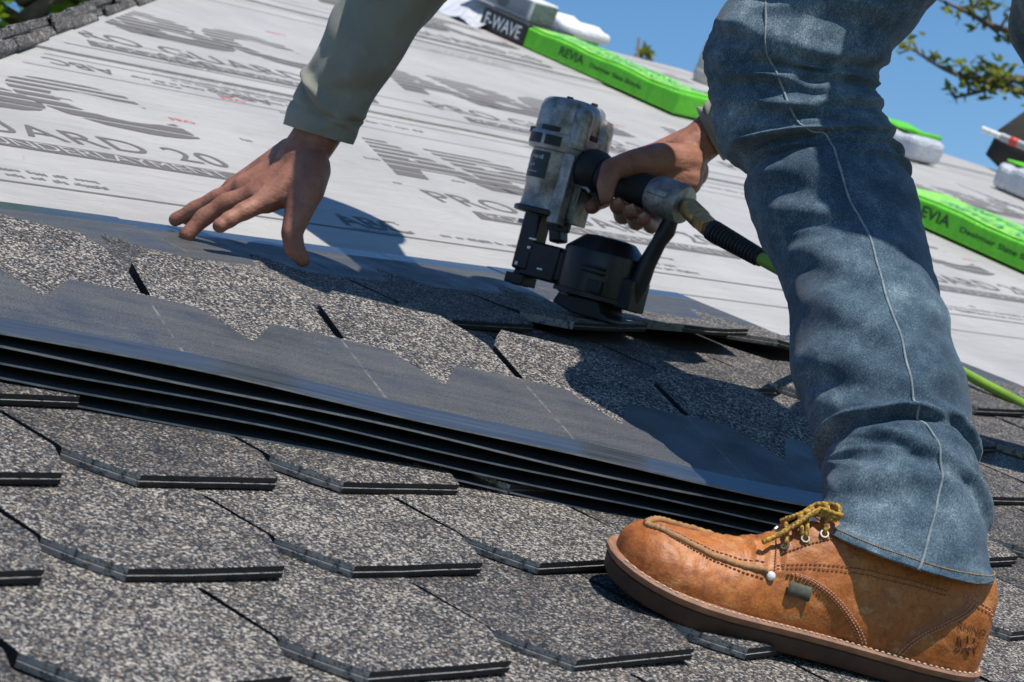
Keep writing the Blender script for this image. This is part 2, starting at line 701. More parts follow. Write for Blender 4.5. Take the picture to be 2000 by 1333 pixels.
def print_unit(u, v, z, parent):
    """one repeat of the print on the membrane; (u, v) is the foot of the big letters"""
    lettering('A', u, v, z, 0.222, 0.285, parent, stripes=STRIPES, offset=0.045)
    lettering('B', u + 0.255, v, z, 0.222, 0.235, parent, stripes=STRIPES, offset=0.045)
    lettering('C', u + 0.475, v - 0.01, z, 0.235, 0.25, parent, stripes=STRIPES, offset=0.045)
    lettering('PRO GUARD 20', u - 0.02, v - 0.128, z, 0.056, 0.70, parent, spacing=1.05)
    bar_text('ROOFING UNDERLAYMENT', u + 0.03, v - 0.187, z, 0.028, 0.60, parent)
    lettering('Meets the', u + 0.05, v - 0.305, z, 0.012, 0.08, parent, M_INK2)
    small_print(u + 0.14, v - 0.303, z, 0.010, 0.20, parent, int(u * 100))
    small_print(u + 0.07, v - 0.325, z, 0.010, 0.26, parent, int(u * 100) + 1)
    lettering('PRO', u - 0.10, v + 0.315, z, 0.014, 0.05, parent, M_RED)
    lettering('PRO', u + 0.74, v + 0.10, z, 0.014, 0.045, parent, M_RED)


zp = Z1 + 0.0007
for uu in (1.265, 2.365, 3.44, 4.5):
    print_unit(uu, 2.355, zp, sh1)
for uu, vv in ((2.14, 3.06), (3.02, 3.06), (3.95, 3.06), (5.0, 3.06)):
    print_unit(uu, vv, Z2 + 0.0007, sh2)
for uu, vv in ((3.55, 3.96), (4.5, 3.98), (5.3, 3.92)):
    print_unit(uu, vv, Z3 + 0.0007, sh3)
for uu in (0.88, 1.955, 3.03, 4.1):
    lettering('ABC', uu + 0.02, 2.024, zp, 0.05, 0.13, sh1, stripes=[(0.0, 0.3), (0.36, 0.6), (0.66, 0.8), (0.87, 0.96)], offset=0.02)
    lettering('Supply Co. Inc.', uu + 0.02, 2.008, zp, 0.012, 0.10, sh1)
    small_print(uu + 0.21, 2.035, zp, 0.011, 0.30, sh1, int(uu * 50))
for uu, vv in ((2.29, 2.872), (3.4, 2.872), (4.4, 2.872)):
    lettering('ABC', uu, vv, Z2 + 0.0007, 0.05, 0.14, sh2, stripes=[(0.0, 0.3), (0.36, 0.6), (0.66, 0.8), (0.87, 0.96)], offset=0.02)
    lettering('Supply Co.', uu, vv - 0.022, Z2 + 0.0007, 0.012, 0.12, sh2)
for uu in (1.95, 2.27, 3.3):
    lettering('ABC', uu, 2.69, zp, 0.035, 0.13, sh1, flip=True)
    small_print(uu + 0.16, 2.705, zp, 0.011, 0.30, sh1, int(uu * 70))
for vv, w, mt in ((2.004, 0.006, M_INK), (1.905, 0.005, M_INK2), (2.752, 0.004, M_INK2), (2.66, 0.003, M_INK2)):
    printed_line(vv, zp - 0.0002, hip_u(vv) + 0.05, 7.5, w, sh1, mt)
for vv, w in ((2.846, 0.006), (2.94, 0.003), (3.62, 0.004), (3.70, 0.003)):
    printed_line(vv, Z2 + 0.0005, hip_u(vv) + 0.05, 6.4, w, sh2, M_INK2)
for vv, w in ((3.80, 0.005), (3.86, 0.003), (4.32, 0.005)):
    printed_line(vv, Z3 + 0.0005, hip_u(vv) + 0.05, 5.7, w, sh3, M_INK2)
for k in range(22):
    rr = random.Random(40 + k)
    vv = rr.uniform(2.05, 2.7)
    small_print(hip_u(vv) + rr.uniform(0.1, 3.4), vv, zp, 0.009, 0.012, sh1, 600 + k)

# ================================================================ shingles
CHX, CHY = 0.034, 0.055
TH = 0.0100


def shingle_geometry(b, tabs, p, depth, ztop, place, x_start=0.0, slot=0.0032, seed=0):
    """a strip of tabs; local x along the strip, y from the butt to the head"""
    uv = []
    b.uv = b.uv or []
    for k in range(tabs):
        jt = random.Random(int(x_start * 100) + 17 * k + len(b.v) + seed)
        ylow_c = [y + jt.uniform(-0.0011, 0.0011) for y in (CHY, CHY * 0.5, 0.0, 0.0, 0.0, 0.0, CHY * 0.5, CHY)]
        xs_tab = [slot, CHX * 0.5, CHX, p * 0.4, p * 0.6, p - CHX, p - CHX * 0.5, p - slot]
        xs_full = [0.0, CHX * 0.5, CHX, p * 0.4, p * 0.6, p - CHX, p - CHX * 0.5, p]
        rows = ['low', 'low2', 0.068, 0.095, 0.134, 0.138, 0.165, 0.205, 0.25, depth - 0.034, depth]
        nx, ny = 8, len(rows)
        base = len(b.v)
        top, bot = [], []
        for j, yv in enumerate(rows):
            rt, rb_ = [], []
            for i in range(nx):
                y = ylow_c[i] if yv == 'low' else (ylow_c[i] + 0.004 if yv == 'low2' else yv)
                x = xs_tab[i] if y < 0.136 else xs_full[i]
                z = ztop(x + k * p, y) - (0.0007 if yv == 'low' else 0.0)
                t = TH if y < 0.145 else TH + (0.0017 - TH) * min(1.0, (y - 0.145) / 0.05)
                X = x_start + x + k * p
                b.v.append(Vector(place(X, y, z)))
                b.uv.append((X, y))
                rt.append(len(b.v) - 1)
                b.v.append(Vector(place(X, y, z - t + 0.0007 * (yv == 'low'))))
                b.uv.append((X, y))
                rb_.append(len(b.v) - 1)
            top.append(rt)
            bot.append(rb_)
        for j in range(ny - 1):
            mi = 1 if j == ny - 2 else 0
            for i in range(nx - 1):
                b.f.append([top[j][i], top[j][i + 1], top[j + 1][i + 1], top[j + 1][i]])
                b.m.append(mi)
                b.f.append([bot[j][i + 1], bot[j][i], bot[j + 1][i], bot[j + 1][i + 1]])
                b.m.append(2)
            for s in (0, nx - 1):
                if j >= 5 and not ((k == 0 and s == 0) or (k == tabs - 1 and s == nx - 1)):
                    continue
                b.f.append([top[j][s], top[j + 1][s], bot[j + 1][s], bot[j][s]])
                b.m.append(2)
        for i in range(nx - 1):
            b.f.append([top[ny - 1][i], top[ny - 1][i + 1], bot[ny - 1][i + 1], bot[ny - 1][i]])
            b.m.append(4)
        # butt: two plies with a groove between them
        cols = []
        for i in range(nx):
            A, Bv = b.v[top[0][i]], b.v[bot[0][i]]
            ins = Vector(place(x_start + xs_tab[i] + k * p, ylow_c[i] + 0.0012, 0)) - Vector(place(x_start + xs_tab[i] + k * p, ylow_c[i], 0))
            col = [top[0][i]]
            for fr, dd in ((0.40, 0.0), (0.43, 1.0), (0.50, 1.0), (0.53, -0.5), (0.66, -0.5)):
                b.v.append(A + (Bv - A) * fr + ins * dd)
                b.uv.append(b.uv[top[0][i]])
                col.append(len(b.v) - 1)
            col.append(bot[0][i])
            cols.append(col)
        for i in range(nx - 1):
            cham = i in (0, 1, 5, 6)
            for q in range(6):
                b.f.append([cols[i][q], cols[i + 1][q], cols[i + 1][q + 1], cols[i][q + 1]])
                b.m.append(3 if (cham or q == 3) else 2)


M_HEADEDGE = plain('head_edge', (0.34, 0.33, 0.31), 0.85, 0.35, 60.0)
SH_MATS = [M_SHINGLE, M_GLOSS, M_EDGE, M_CORE_LIT, M_HEADEDGE]
P_TAB, HEAD = 0.2, 0.305
TOP0, SLOPE = 0.0258, 0.0740


def tile_mesh(cl, cr, lift=0.0, mid=0.0):
    b = MB()

    def zt(x, y):
        t = max(0.0, 1 - y / 0.13)
        s = x / P_TAB
        up = (cl * (1 - s) ** 2 + cr * s ** 2 + mid * 4 * s * (1 - s) + lift) * t ** 1.7
        return TOP0 - SLOPE * y + up
    shingle_geometry(b, 1, P_TAB, HEAD, zt, lambda x, y, z: (x, y, z), seed=int(cr * 1e5 + cl * 3e5))
    me_o = b.build('shingle', SH_MATS, recenter=False, smooth=False)
    return me_o


variants = []
for cl, cr in ((0.0, 0.0018), (0.0006, 0.003), (0.0, 0.0045), (0.001, 0.0008), (0.0, 0.006), (0.0004, 0.0024)):
    variants.append(tile_mesh(cl, cr))
EXPO = 0.1455
rows = []
for k in range(-5, 6):
    v = 0.868 + EXPO * k
    off = (0.991 - CHX) - 0.0875 * k
    rows.append((k, v, off))
LIFTED = {(5, 0): None}
used = set()
for k, v, off in rows:
    u_end = {5: 2.56, 4: 3.12}.get(k, 3.6)
    u0 = off - floor((off - 0.10) / P_TAB) * P_TAB
    if k == 5:
        u_end = u0 + P_TAB * round((2.56 - u0) / P_TAB)
    i = 0
    u = u0
    while u + P_TAB <= u_end + 0.01:
        rr = random.Random(k * 100 + i)
        lift = 0.0
        cl = cr = 0.0
        if k == 5:
            c = u + 0.1
            if 1.95 < c < 2.15:
                lift, cl, cr = 0.012, 0.0, 0.010
            elif 2.15 <= c < 2.35:
                lift, cl, cr = 0.020, 0.006, 0.012
            elif 2.35 <= c < 2.5:
                lift, cl, cr = 0.010, 0.014, 0.0
        if lift:
            o = tile_mesh(cl, cr, lift)
        else:
            vi = rr.randrange(len(variants))
            src = variants[vi]
            if vi not in used:
                used.add(vi)
                o = src
            else:
                o = link(bpy.data.objects.new('shingle', src.data))
        o.name = 'shingle'
        o.parent = roof
        o.location = Vector((u + rr.uniform(-0.0015, 0.0015), v + rr.uniform(-0.002, 0.002), 0)) - ABS[roof.name]
        o.rotation_euler = (rr.uniform(-0.004, 0.004), rr.uniform(-0.004, 0.004), rr.uniform(-0.006, 0.006))
        u += P_TAB
        i += 1

# starter course edge and cap pieces along the left hip
M_CAP = NT('cap_granules')
_uv = M_CAP.coord('Object')
_c, _d = granule_nodes(M_CAP, _uv, M_CAP.val(-0.05, 'ADD', 0.0))
M_CAP.col(_c)
M_CAP.rough(0.9)
M_CAP = M_CAP.mat
hdir = Vector((1.057, 1.0, 0)).normalized()
hperp = Vector((-hdir.y, hdir.x, 0))
for k in range(17):
    rr = random.Random(300 + k)
    s = -0.55 + k * 0.125
    c = Vector((hip_u(2.682), 2.682, 0)) + hdir * s
    L, W = 0.20 + rr.uniform(-0.01, 0.02), 0.020 + rr.uniform(-0.008, 0.008)
    z0 = 0.006 + rr.uniform(0, 0.006)
    b = MB()
    for lay in range(2):
        off = hperp * (0.012 * lay + rr.uniform(-0.005, 0.005)) + hdir * rr.uniform(-0.03, 0.03)
        zz = z0 + lay * 0.010
        tl = 0.018
        pts = []
        for (a, w_, dz) in ((0, -W * (0.55 - 0.2 * lay), 0.0), (0, 0.0, 0.012), (0, 0.06, -0.050), (L, 0.06, -0.050 - tl * 0.3), (L, 0.0, 0.012 - tl * 0.4), (L, -W * (0.55 - 0.2 * lay), -tl * 0.2)):
            pts.append(c + off + hdir * a + hperp * w_ + Vector((0, 0, zz + dz)))
        lo = [p - Vector((0, 0, 0.008)) for p in pts]
        b._add(pts + lo, [(0, 1, 4, 5), (1, 2, 3, 4), (11, 10, 7, 6), (10, 9, 8, 7), (0, 6, 7, 1), (1, 7, 8, 2), (2, 8, 9, 3), (3, 9, 10, 4), (4, 10, 11, 5), (5, 11, 6, 0)])
    b.build('hip_shingle', [M_CAP], roof, bevel=0.0015, seg=1)

# ================================================================ the stack of loose strips
ST_O = Vector((1.2297, 1.5082, 0.075))
ST_A = -0.3903
ST_X = Vector((cos(ST_A), sin(ST_A), 0.0)).normalized()
ST_Y = Vector((-sin(ST_A), cos(ST_A), 0.0)).normalized()
ST_DEPTH = 0.308
ORD = ['topmost', 'second', 'third', 'fourth', 'lowest']
for i in range(5):
    b = MB()
    rr = random.Random(900 + i)
    ox = 0.0 if i == 0 else rr.uniform(-0.006, 0.006)
    oy = 0.0 if i == 0 else rr.uniform(-0.002, 0.003)
    yaw = 0.0 if i == 0 else rr.uniform(-0.002, 0.002)
    ph = rr.uniform(0, 6)

    def zt(x, y, i=i, ph=ph):
        # y = 0 at the butt, which points up the slope here
        yy = CHY - y
        s = x - 0.6
        sag = 0.0034 * sin(6.0 * s + 0.8 + 0.10 * i) + 0.0011 * sin(17 * s + ph)
        edge = smoothstep(0.10, 0.308, y)
        return 0.0765 - 0.0116 * i + 0.058 * yy + sag * edge + 0.002 * edge

    def place(x, y, z, ox=ox, oy=oy, yaw=yaw):
        X = 0.7308 - x + ox + yaw * y
        Y = CHY - y + oy
        p = ST_O + ST_X * X + ST_Y * Y
        return (p.x, p.y, z + 0.006 * X)
    shingle_geometry(b, 6, 0.1827, ST_DEPTH, zt, place, slot=0.0045, seed=i)
    o = b.build('shingle_strip', [M_STACKED, M_GLOSS, M_EDGE, M_CORE_LIT, M_HEADEDGE])
    tag(o, '%s strip in the stack of loose dark slate-look shingles before the boot' % ORD[i], 'shingle', 'stacked loose shingle strips')

# ================================================================ the roofer
def make_denim():
    m = NT('denim')
    co = m.coord('Object')
    big = m.noise(co, 9.0, 5.0, 0.62, 0.4)
    mid = m.noise(co, 55.0, 4.0, 0.65)
    fine = m.noise(co, 700.0, 2.0, 0.7)
    slub = m.noise(m.coord('Object', (1.0, 1.0, 0.22)), 900.0, 2.0, 0.7)
    f = m.val(m.val(m.val(big, 'MULTIPLY', 0.50), 'ADD', m.val(mid, 'MULTIPLY', 0.24)), 'ADD', m.val(m.val(fine, 'MULTIPLY', 0.30), 'ADD', m.val(slub, 'MULTIPLY', 0.26)))
    c = m.ramp(f, [(0.51, (0.016, 0.034, 0.056)), (0.62, (0.045, 0.080, 0.114)), (0.72, (0.12, 0.175, 0.212)), (0.83, (0.34, 0.40, 0.43))])
    m.col(c)
    m.rough(0.88)
    m.set(Specular_IOR_Level=0.2)
    m.b.inputs['Sheen Weight'].default_value = 0.12
    m.bump(m.val(m.val(slub, 'MULTIPLY', 0.7), 'ADD', m.val(fine, 'MULTIPLY', 0.8)), 0.45, 0.0007)
    return m.mat


def make_leather():
    m = NT('tan_leather')
    co = m.coord('Object')
    n1 = m.noise(co, 16.0, 5.0, 0.65, 0.3)
    n2 = m.noise(co, 110.0, 4.0, 0.7)
    n3 = m.noise(m.coord('Object', (1.0, 1.0, 2.2)), 42.0, 8.0, 0.80)
    c = m.mix(m.ramp(n1, [(0.3, 0.0), (0.72, 1.0)]), (0.27, 0.073, 0.014), (0.55, 0.185, 0.040))
    c = m.mix(m.ramp(n3, [(0.52, 0.0), (0.66, 0.7)]), c, (0.56, 0.30, 0.11))
    c = m.mix(m.ramp(n2, [(0.56, 0.0), (0.70, 0.6)]), c, (0.12, 0.04, 0.015))
    n4 = m.noise(m.coord('Object', (1.0, 1.0, 0.5)), 70.0, 6.0, 0.75, 1.2)
    c = m.mix(m.ramp(n4, [(0.47, 0.0), (0.50, 0.5), (0.53, 0.0)]), c, (0.10, 0.034, 0.012))
    m.col(c)
    m.rough(m.val(m.val(n3, 'MULTIPLY', 0.5), 'ADD', 0.25))
    m.set(Specular_IOR_Level=0.42)
    m.bump(m.val(m.val(n2, 'MULTIPLY', 0.6), 'ADD', m.val(m.noise(co, 420.0, 3.0), 'MULTIPLY', 0.5)), 0.6, 0.0013)
    return m.mat


def make_skin():
    m = NT('skin')
    co = m.coord('Object')
    n1 = m.noise(co, 34.0, 4.0, 0.6)
    n2 = m.noise(co, 260.0, 3.0, 0.6)
    c = m.mix(m.ramp(n1, [(0.3, 0.0), (0.7, 1.0)]), (0.24, 0.095, 0.060), (0.39, 0.180, 0.118))
    c = m.mix(m.ramp(n2, [(0.55, 0.0), (0.75, 0.45)]), c, (0.11, 0.042, 0.03))
    m.col(c)
    m.rough(0.5)
    m.set(Subsurface_Weight=0.10, Specular_IOR_Level=0.42)
    m.b.inputs['Subsurface Radius'].default_value = (0.009, 0.003, 0.0015)
    wr = m.noise(m.coord('Object', (1.0, 1.0, 3.0)), 120.0, 5.0, 0.65, 0.8)
    m.bump(m.val(wr, 'ADD', m.val(n2, 'MULTIPLY', 0.6)), 0.55, 0.0015)
    return m.mat


def make_shirt():
    m = NT('shirt_cloth')
    co = m.coord('Object')
    n1 = m.noise(co, 12.0, 4.0, 0.6)
    n2 = m.noise(co, 650.0, 2.0, 0.6)
    n3 = m.noise(co, 45.0, 5.0, 0.7)
    c = m.mix(m.ramp(n1, [(0.3, 0.0), (0.7, 1.0)]), (0.215, 0.212, 0.180), (0.30, 0.293, 0.245))
    c = m.mix(m.ramp(n3, [(0.56, 0.0), (0.72, 0.6)]), c, (0.36, 0.35, 0.28))
    m.col(c)
    m.rough(0.92)
    m.set(Specular_IOR_Level=0.15)
    m.b.inputs['Sheen Weight'].default_value = 0.1
    m.bump(n2, 0.4, 0.0008)
    return m.mat


M_DENIM = make_denim()
M_SEAM = plain('faded_seam', (0.20, 0.235, 0.25), 0.9, 0.35, 120.0, bump=0.4, bscale=600.0)
M_THREAD = plain('gold_thread', (0.42, 0.24, 0.07), 0.75, 0.25, 300.0)
M_LEATHER = make_leather()
M_SKIN = make_skin()
M_SHIRT = make_shirt()

person = empty('person', (1.6385, 0.9208, 0.0200))
tag(person, 'roofer in faded blue jeans, grey sleeves and a tan leather boot, bending over the shingles', 'person')

# ---------------------------------------------------------------- jeans
CAM_AT = Vector(((0.0, 0.0, 0.5451)))


def leg_rings(table, nseg, nring, folds=None, bk=0.86, seed=0.0, droop=0.0):
    """table: (left point, right point) pairs from the hem upward"""
    Ls = catmull([Vector(a) for a, _ in table], nring)
    Rs = catmull([Vector(b_) for _, b_ in table], nring)
    out, frames = [], []
    for i in range(nring):
        c = (Ls[i] + Rs[i]) / 2
        e1 = (Rs[i] - Ls[i]) / 2
        i0, i1 = max(i - 1, 0), min(i + 1, nring - 1)
        ax = ((Ls[i1] + Rs[i1]) - (Ls[i0] + Rs[i0])).normalized()
        e2 = e1.cross(ax).normalized()
        if e2.dot(CAM_AT - c) < 0:
            e2 = -e2
        e2 = (e2 - e1.normalized() * e2.dot(e1.normalized())).normalized()
        a = e1.length
        t = i / (nring - 1) * (len(table) - 1)
        b_ = a * (bk + (-0.03 * smoothstep(3.0, 0.0, t) if droop else 0.0))
        ring = []
        for k in range(nseg):
            ph = 2 * pi * k / nseg
            d = folds(t, ph) if folds else 0.0
            w = 0.0028 * noise.noise(Vector((cos(ph) * 2.2 + seed, sin(ph) * 2.2, t * 1.15)))
            dirv = e1.normalized() * cos(ph) + e2 * sin(ph)
            q = c + e1 * cos(ph) + e2 * (b_ * sin(ph)) + dirv * (d + w)
            if droop:
                q = q + Vector((0, 0, -droop * max(0.0, sin(ph)) * smoothstep(3.6, 0.0, t)))
            ring.append(q)
        out.append(ring)
        frames.append((c, e1, e2, b_))
    return out, frames


LEG_L = [((1.4804, 0.9150, 0.1131), (1.5794, 0.8002, 0.1151)),
         ((1.4921, 0.9164, 0.1248), (1.5836, 0.8116, 0.1306)),
         ((1.5102, 0.9350, 0.1448), (1.5988, 0.8353, 0.1555)),
         ((1.5206, 0.9500, 0.1555), (1.6057, 0.8571, 0.1741)),
         ((1.5268, 0.9659, 0.1632), (1.6130, 0.8745, 0.1901)),
         ((1.5379, 0.9922, 0.1773), (1.6279, 0.9017, 0.2201)),
         ((1.5561, 1.0347, 0.2029), (1.6490, 0.9411, 0.2466)),
         ((1.5897, 1.0779, 0.2373), (1.6771, 0.9897, 0.2779)),
         ((1.6124, 1.1220, 0.2603), (1.7029, 1.0307, 0.3024)),
         ((1.6201, 1.1593, 0.2810), (1.7165, 1.0643, 0.3325)),
         ((1.6300, 1.1962, 0.3079), (1.7303, 1.0958, 0.3569)),
         ((1.6392, 1.2077, 0.3272), (1.7326, 1.1142, 0.3729)),
         ((1.6268, 1.2312, 0.3307), (1.7306, 1.1292, 0.3872)),
         ((1.6230, 1.2515, 0.3544), (1.7262, 1.1497, 0.4093)),
         ((1.6197, 1.2746, 0.3884), (1.7235, 1.1672, 0.4288)),
         ((1.6178, 1.2872, 0.4192), (1.7313, 1.1692, 0.4617)),
         ((1.6320, 1.2920, 0.4592), (1.7555, 1.1654, 0.5107)),
         ((1.6445, 1.2938, 0.5079), (1.7773, 1.1572, 0.5616)),
         ((1.6570, 1.2971, 0.5611), (1.8041, 1.1454, 0.6195)),
         ((1.6886, 1.2924, 0.6330), (1.8474, 1.1274, 0.6926)),
         ((1.7234, 1.2760, 0.7279), (1.8763, 1.1123, 0.7713))]
# creases: (ring position, centre angle, angular half-width, slope, width, height)
CREASES = [
    (3.55, 150, 55, -0.35, 0.34, 0.0095), (3.75, 95, 45, -0.45, 0.30, 0.0085), (3.95, 30, 40, 0.50, 0.34, 0.0085), (2.7, 100, 40, 0.35, 0.35, 0.0045),
    (2.2, 40, 40, 0.55, 0.32, 0.0055), (1.7, 120, 40, -0.3, 0.35, 0.004), (4.9, 60, 50, -0.5, 0.4, 0.0035), (5.3, 135, 45, 0.55, 0.5, 0.005),
    (6.2, 120, 40, 0.7, 0.5, 0.0045), (6.4, 40, 40, -0.4, 0.4, 0.003), (7.3, 130, 38, 0.6, 0.45, 0.004), (7.6, 55, 45, -0.4, 0.4, 0.0028),
    (8.6, 125, 40, 0.5, 0.45, 0.0035), (9.6, 130, 45, 0.45, 0.45, 0.0055), (10.3, 35, 50, -0.30, 0.26, 0.0045),
    (10.8, 130, 45, 0.30, 0.34, 0.0055), (11.25, 40, 60, -0.35, 0.26, 0.0048), (11.9, 120, 50, 0.05, 0.30, 0.0075),
    (12.25, 35, 62, -0.32, 0.26, 0.0055), (12.85, 105, 40, 0.32, 0.26, 0.0058), (13.1, 40, 60, -0.28, 0.25, 0.0055), (13.55, 110, 45, 0.36, 0.24, 0.0055),
    (13.9, 45, 62, -0.22, 0.25, 0.0058), (14.35, 95, 42, 0.40, 0.25, 0.0055), (14.7, 50, 60, -0.15, 0.26, 0.0055), (15.1, 135, 45, 0.35, 0.28, 0.0058),
    (15.5, 60, 60, 0.05, 0.28, 0.005), (16.0, 125, 50, 0.30, 0.30, 0.0062), (16.6, 70, 60, 0.2, 0.32, 0.005)]


def leg_folds(t, ph):
    deg = math.degrees(ph)
    if deg > 270:
        deg -= 360
    d = 0.0
    for t0, a0, aw, sl, w, h in CREASES:
        da = (deg - a0) / aw
        if abs(da) > 1.6:
            continue
        x = (t - t0 - sl * da - 0.12 * noise.noise(Vector((deg * 0.03, t0, 0.0)))) / (w * 0.66)
        if abs(x) > 3.4:
            continue
        win = exp(-da * da * 1.5)
        d += 1.15 * h * win * (exp(-x * x) - 0.75 * exp(-(x + 1.25) ** 2 * 1.3))
    # turned hem
    d += 0.0024 * smoothstep(0.66, 0.56, t)
    # fine ridged wrinkles, strongest behind the knee and above the hem
    zone = 0.35 + 0.9 * exp(-((t - 13.0) / 2.6) ** 2) + 0.6 * exp(-((t - 2.8) / 1.3) ** 2)
    q = noise.noise(Vector((cos(ph) * 1.3 + 3.0, sin(ph) * 1.3, t * 2.1)))
    q2 = noise.noise(Vector((cos(ph) * 2.1 - 5.0, sin(ph) * 2.1, t * 4.4)))
    d += zone * (0.0034 * (0.45 - abs(q) * 1.6) + 0.0016 * (0.45 - abs(q2) * 1.6))
    return d


b = MB()
ringsL, frL = leg_rings(LEG_L, 120, 260, leg_folds, droop=0.034)
b.rings(ringsL, False, False)
# inner lining so that the hem has thickness
inner = [[p * 0.965 + (sum(r, Vector()) / len(r)) * 0.035 for p in r] for r in ringsL[:26]]
b.rings(inner, False, True)
hem0 = ringsL[0]
b._add(hem0 + inner[0], [(k, (k + 1) % 120, 120 + (k + 1) % 120, 120 + k) for k in range(120)])
LEG_R = [((2.5865, 1.0644, 0.0528), (2.6829, 0.9619, 0.0822)), ((2.5143, 1.2448, 0.2452), (2.6190, 1.1381, 0.2904)), ((2.3798, 1.3650, 0.4166), (2.4863, 1.2565, 0.4628)), ((2.3197, 1.3939, 0.4811), (2.4398, 1.2717, 0.5341)), ((2.2711, 1.4087, 0.5432), (2.3976, 1.2820, 0.6051)), ((2.1286, 1.3497, 0.6218), (2.2695, 1.2086, 0.6908)), ((1.9672, 1.2530, 0.7099), (2.1036, 1.1148, 0.7718)), ((1.8512, 1.1888, 0.7717), (1.9925, 1.0428, 0.8271))]
ringsR, frR = leg_rings(LEG_R, 40, 60, lambda t, ph: 0.004 * sin(5 * t + 3 * ph), seed=4.0)
b.rings(ringsR, True, True)
# seat of the jeans joining the two thighs
HIPS = [((1.8161, 1.0515, 0.7092), (0.0607, -0.0608, 0.0297), (0.0863, 0.0500, 0.0078)), ((1.7876, 1.0407, 0.7650), (0.0922, -0.0923, 0.0451), (0.1332, 0.0775, 0.0164)), ((1.7765, 1.0614, 0.8346), (0.0937, -0.1029, 0.0188), (0.1403, 0.0838, 0.0229)), ((1.7941, 1.1229, 0.8915), (0.0760, -0.0963, -0.0231), (0.1255, 0.0785, 0.0242)), ((1.8044, 1.1926, 0.9007), (0.0475, -0.0684, -0.0386), (0.0988, 0.0653, 0.0195))]
seat = []
for c, ex, ey in HIPS:
    c, ex, ey = Vector(c), Vector(ex), Vector(ey)
    seat.append([c + ex * cos(2 * pi * k / 40) + ey * sin(2 * pi * k / 40) for k in range(40)])
b.rings(seat, True, True)
jeans = b.build('jeans', M_DENIM, person, smooth=True)


def on_leg(t, deg, out=0.0):
    """a point on the cloth of the near leg"""
    n = len(ringsL)
    q = t / (len(LEG_L) - 1) * (n - 1)
    i = max(0, min(n - 2, int(q)))
    u = q - i
    ph = math.radians(deg) / (2 * pi) * 120
    k = int(ph) % 120
    w = ph - int(ph)
    k2 = (k + 1) % 120
    p = (ringsL[i][k] * (1 - w) + ringsL[i][k2] * w) * (1 - u) + (ringsL[i + 1][k] * (1 - w) + ringsL[i + 1][k2] * w) * u
    c = frL[i][0]
    ax = (frL[min(i + 1, n - 1)][0] - frL[max(i - 1, 0)][0]).normalized()
    r = p - c
    r = (r - ax * r.dot(ax)).normalized()
    return p + r * out


SEAM = [(0.0, 84), (1, 80), (2, 74), (3, 78), (3.6, 86), (4.4, 84), (5.5, 82), (7, 88), (8.5, 91), (10, 93), (11, 96), (12, 100), (13, 104), (14, 107), (15, 116), (16, 133), (17, 140), (18, 142)]


def seam_deg(t):
    for (t0, a0), (t1, a1) in zip(SEAM, SEAM[1:]):
        if t0 <= t <= t1:
            return a0 + (a1 - a0) * (t - t0) / (t1 - t0)
    return SEAM[-1][1]


sb = MB()
pts = []
for i in range(400):
    t = 0.02 + i / 399 * 17.6
    pts.append(on_leg(t, seam_deg(t), 0.0003))
pts = [sum((pts[max(0, min(399, i + j))] for j in range(-3, 4)), Vector()) / 7 for i in range(400)]
sb.tube(pts, 0.0011, 7)
sb.build('side_seam', M_SEAM, jeans, smooth=True)
# stitched hem line, one short thread after another
sb = MB()
for k in range(150):
    a0 = -25 + k * 1.55
    q = [on_leg(0.50, a0 + s * 1.15, 0.0002 + 0.0004 * sin(pi * s)) for s in (0.0, 0.5, 1.0)]
    sb.tube(q, 0.00042, 5)
sb.build('hem_stitching', M_THREAD, jeans, smooth=True)

# ---------------------------------------------------------------- shirt
SLEEVE_L = [((1.6477, 1.8316, 0.1547), (1.6991, 1.7728, 0.1583)), ((1.6475, 1.8346, 0.1723), (1.7023, 1.7725, 0.1775)), ((1.6500, 1.8301, 0.2054), (1.7030, 1.7690, 0.2070)), ((1.6524, 1.8280, 0.2303), (1.7145, 1.7622, 0.2499)), ((1.6621, 1.8318, 0.2753), (1.7310, 1.7610, 0.3036)), ((1.6739, 1.8380, 0.3111), (1.7500, 1.7581, 0.3375)), ((1.6798, 1.8385, 0.3563), (1.7672, 1.7464, 0.3857)), ((1.6620, 1.8094, 0.4188), (1.7614, 1.7029, 0.4463)), ((1.6316, 1.7508, 0.4893), (1.7396, 1.6306, 0.5064)), ((1.6361, 1.7029, 0.5730), (1.7420, 1.5767, 0.5647)), ((1.7134, 1.7079, 0.6686), (1.8093, 1.5793, 0.6187))]


def sleeve_folds(t, ph):
    deg = math.degrees(ph)
    if deg > 270:
        deg -= 360
    d = 0.0
    for t0, a0, aw, sl, w, h in ((2.15, 140, 62, 0.75, 0.20, 0.0085), (1.75, 95, 50, 0.55, 0.2, 0.005), (2.9, 60, 50, -0.4, 0.4, 0.004), (3.6, 120, 50, 0.5, 0.4, 0.004), (1.6, 30, 40, 0.3, 0.25, 0.005), (4.5, 80, 60, 0.3, 0.5, 0.005)):
        da = (deg - a0) / aw
        if abs(da) > 1.7:
            continue
        x = (t - t0 - sl * da) / w
        d += h * exp(-da * da * 1.5) * (exp(-x * x) - 0.7 * exp(-(x + 1.2) ** 2 * 1.2))
    if 1.28 < t < 1.5:
        d -= 0.0022 * (1 - abs(t - 1.39) / 0.11)
    return d


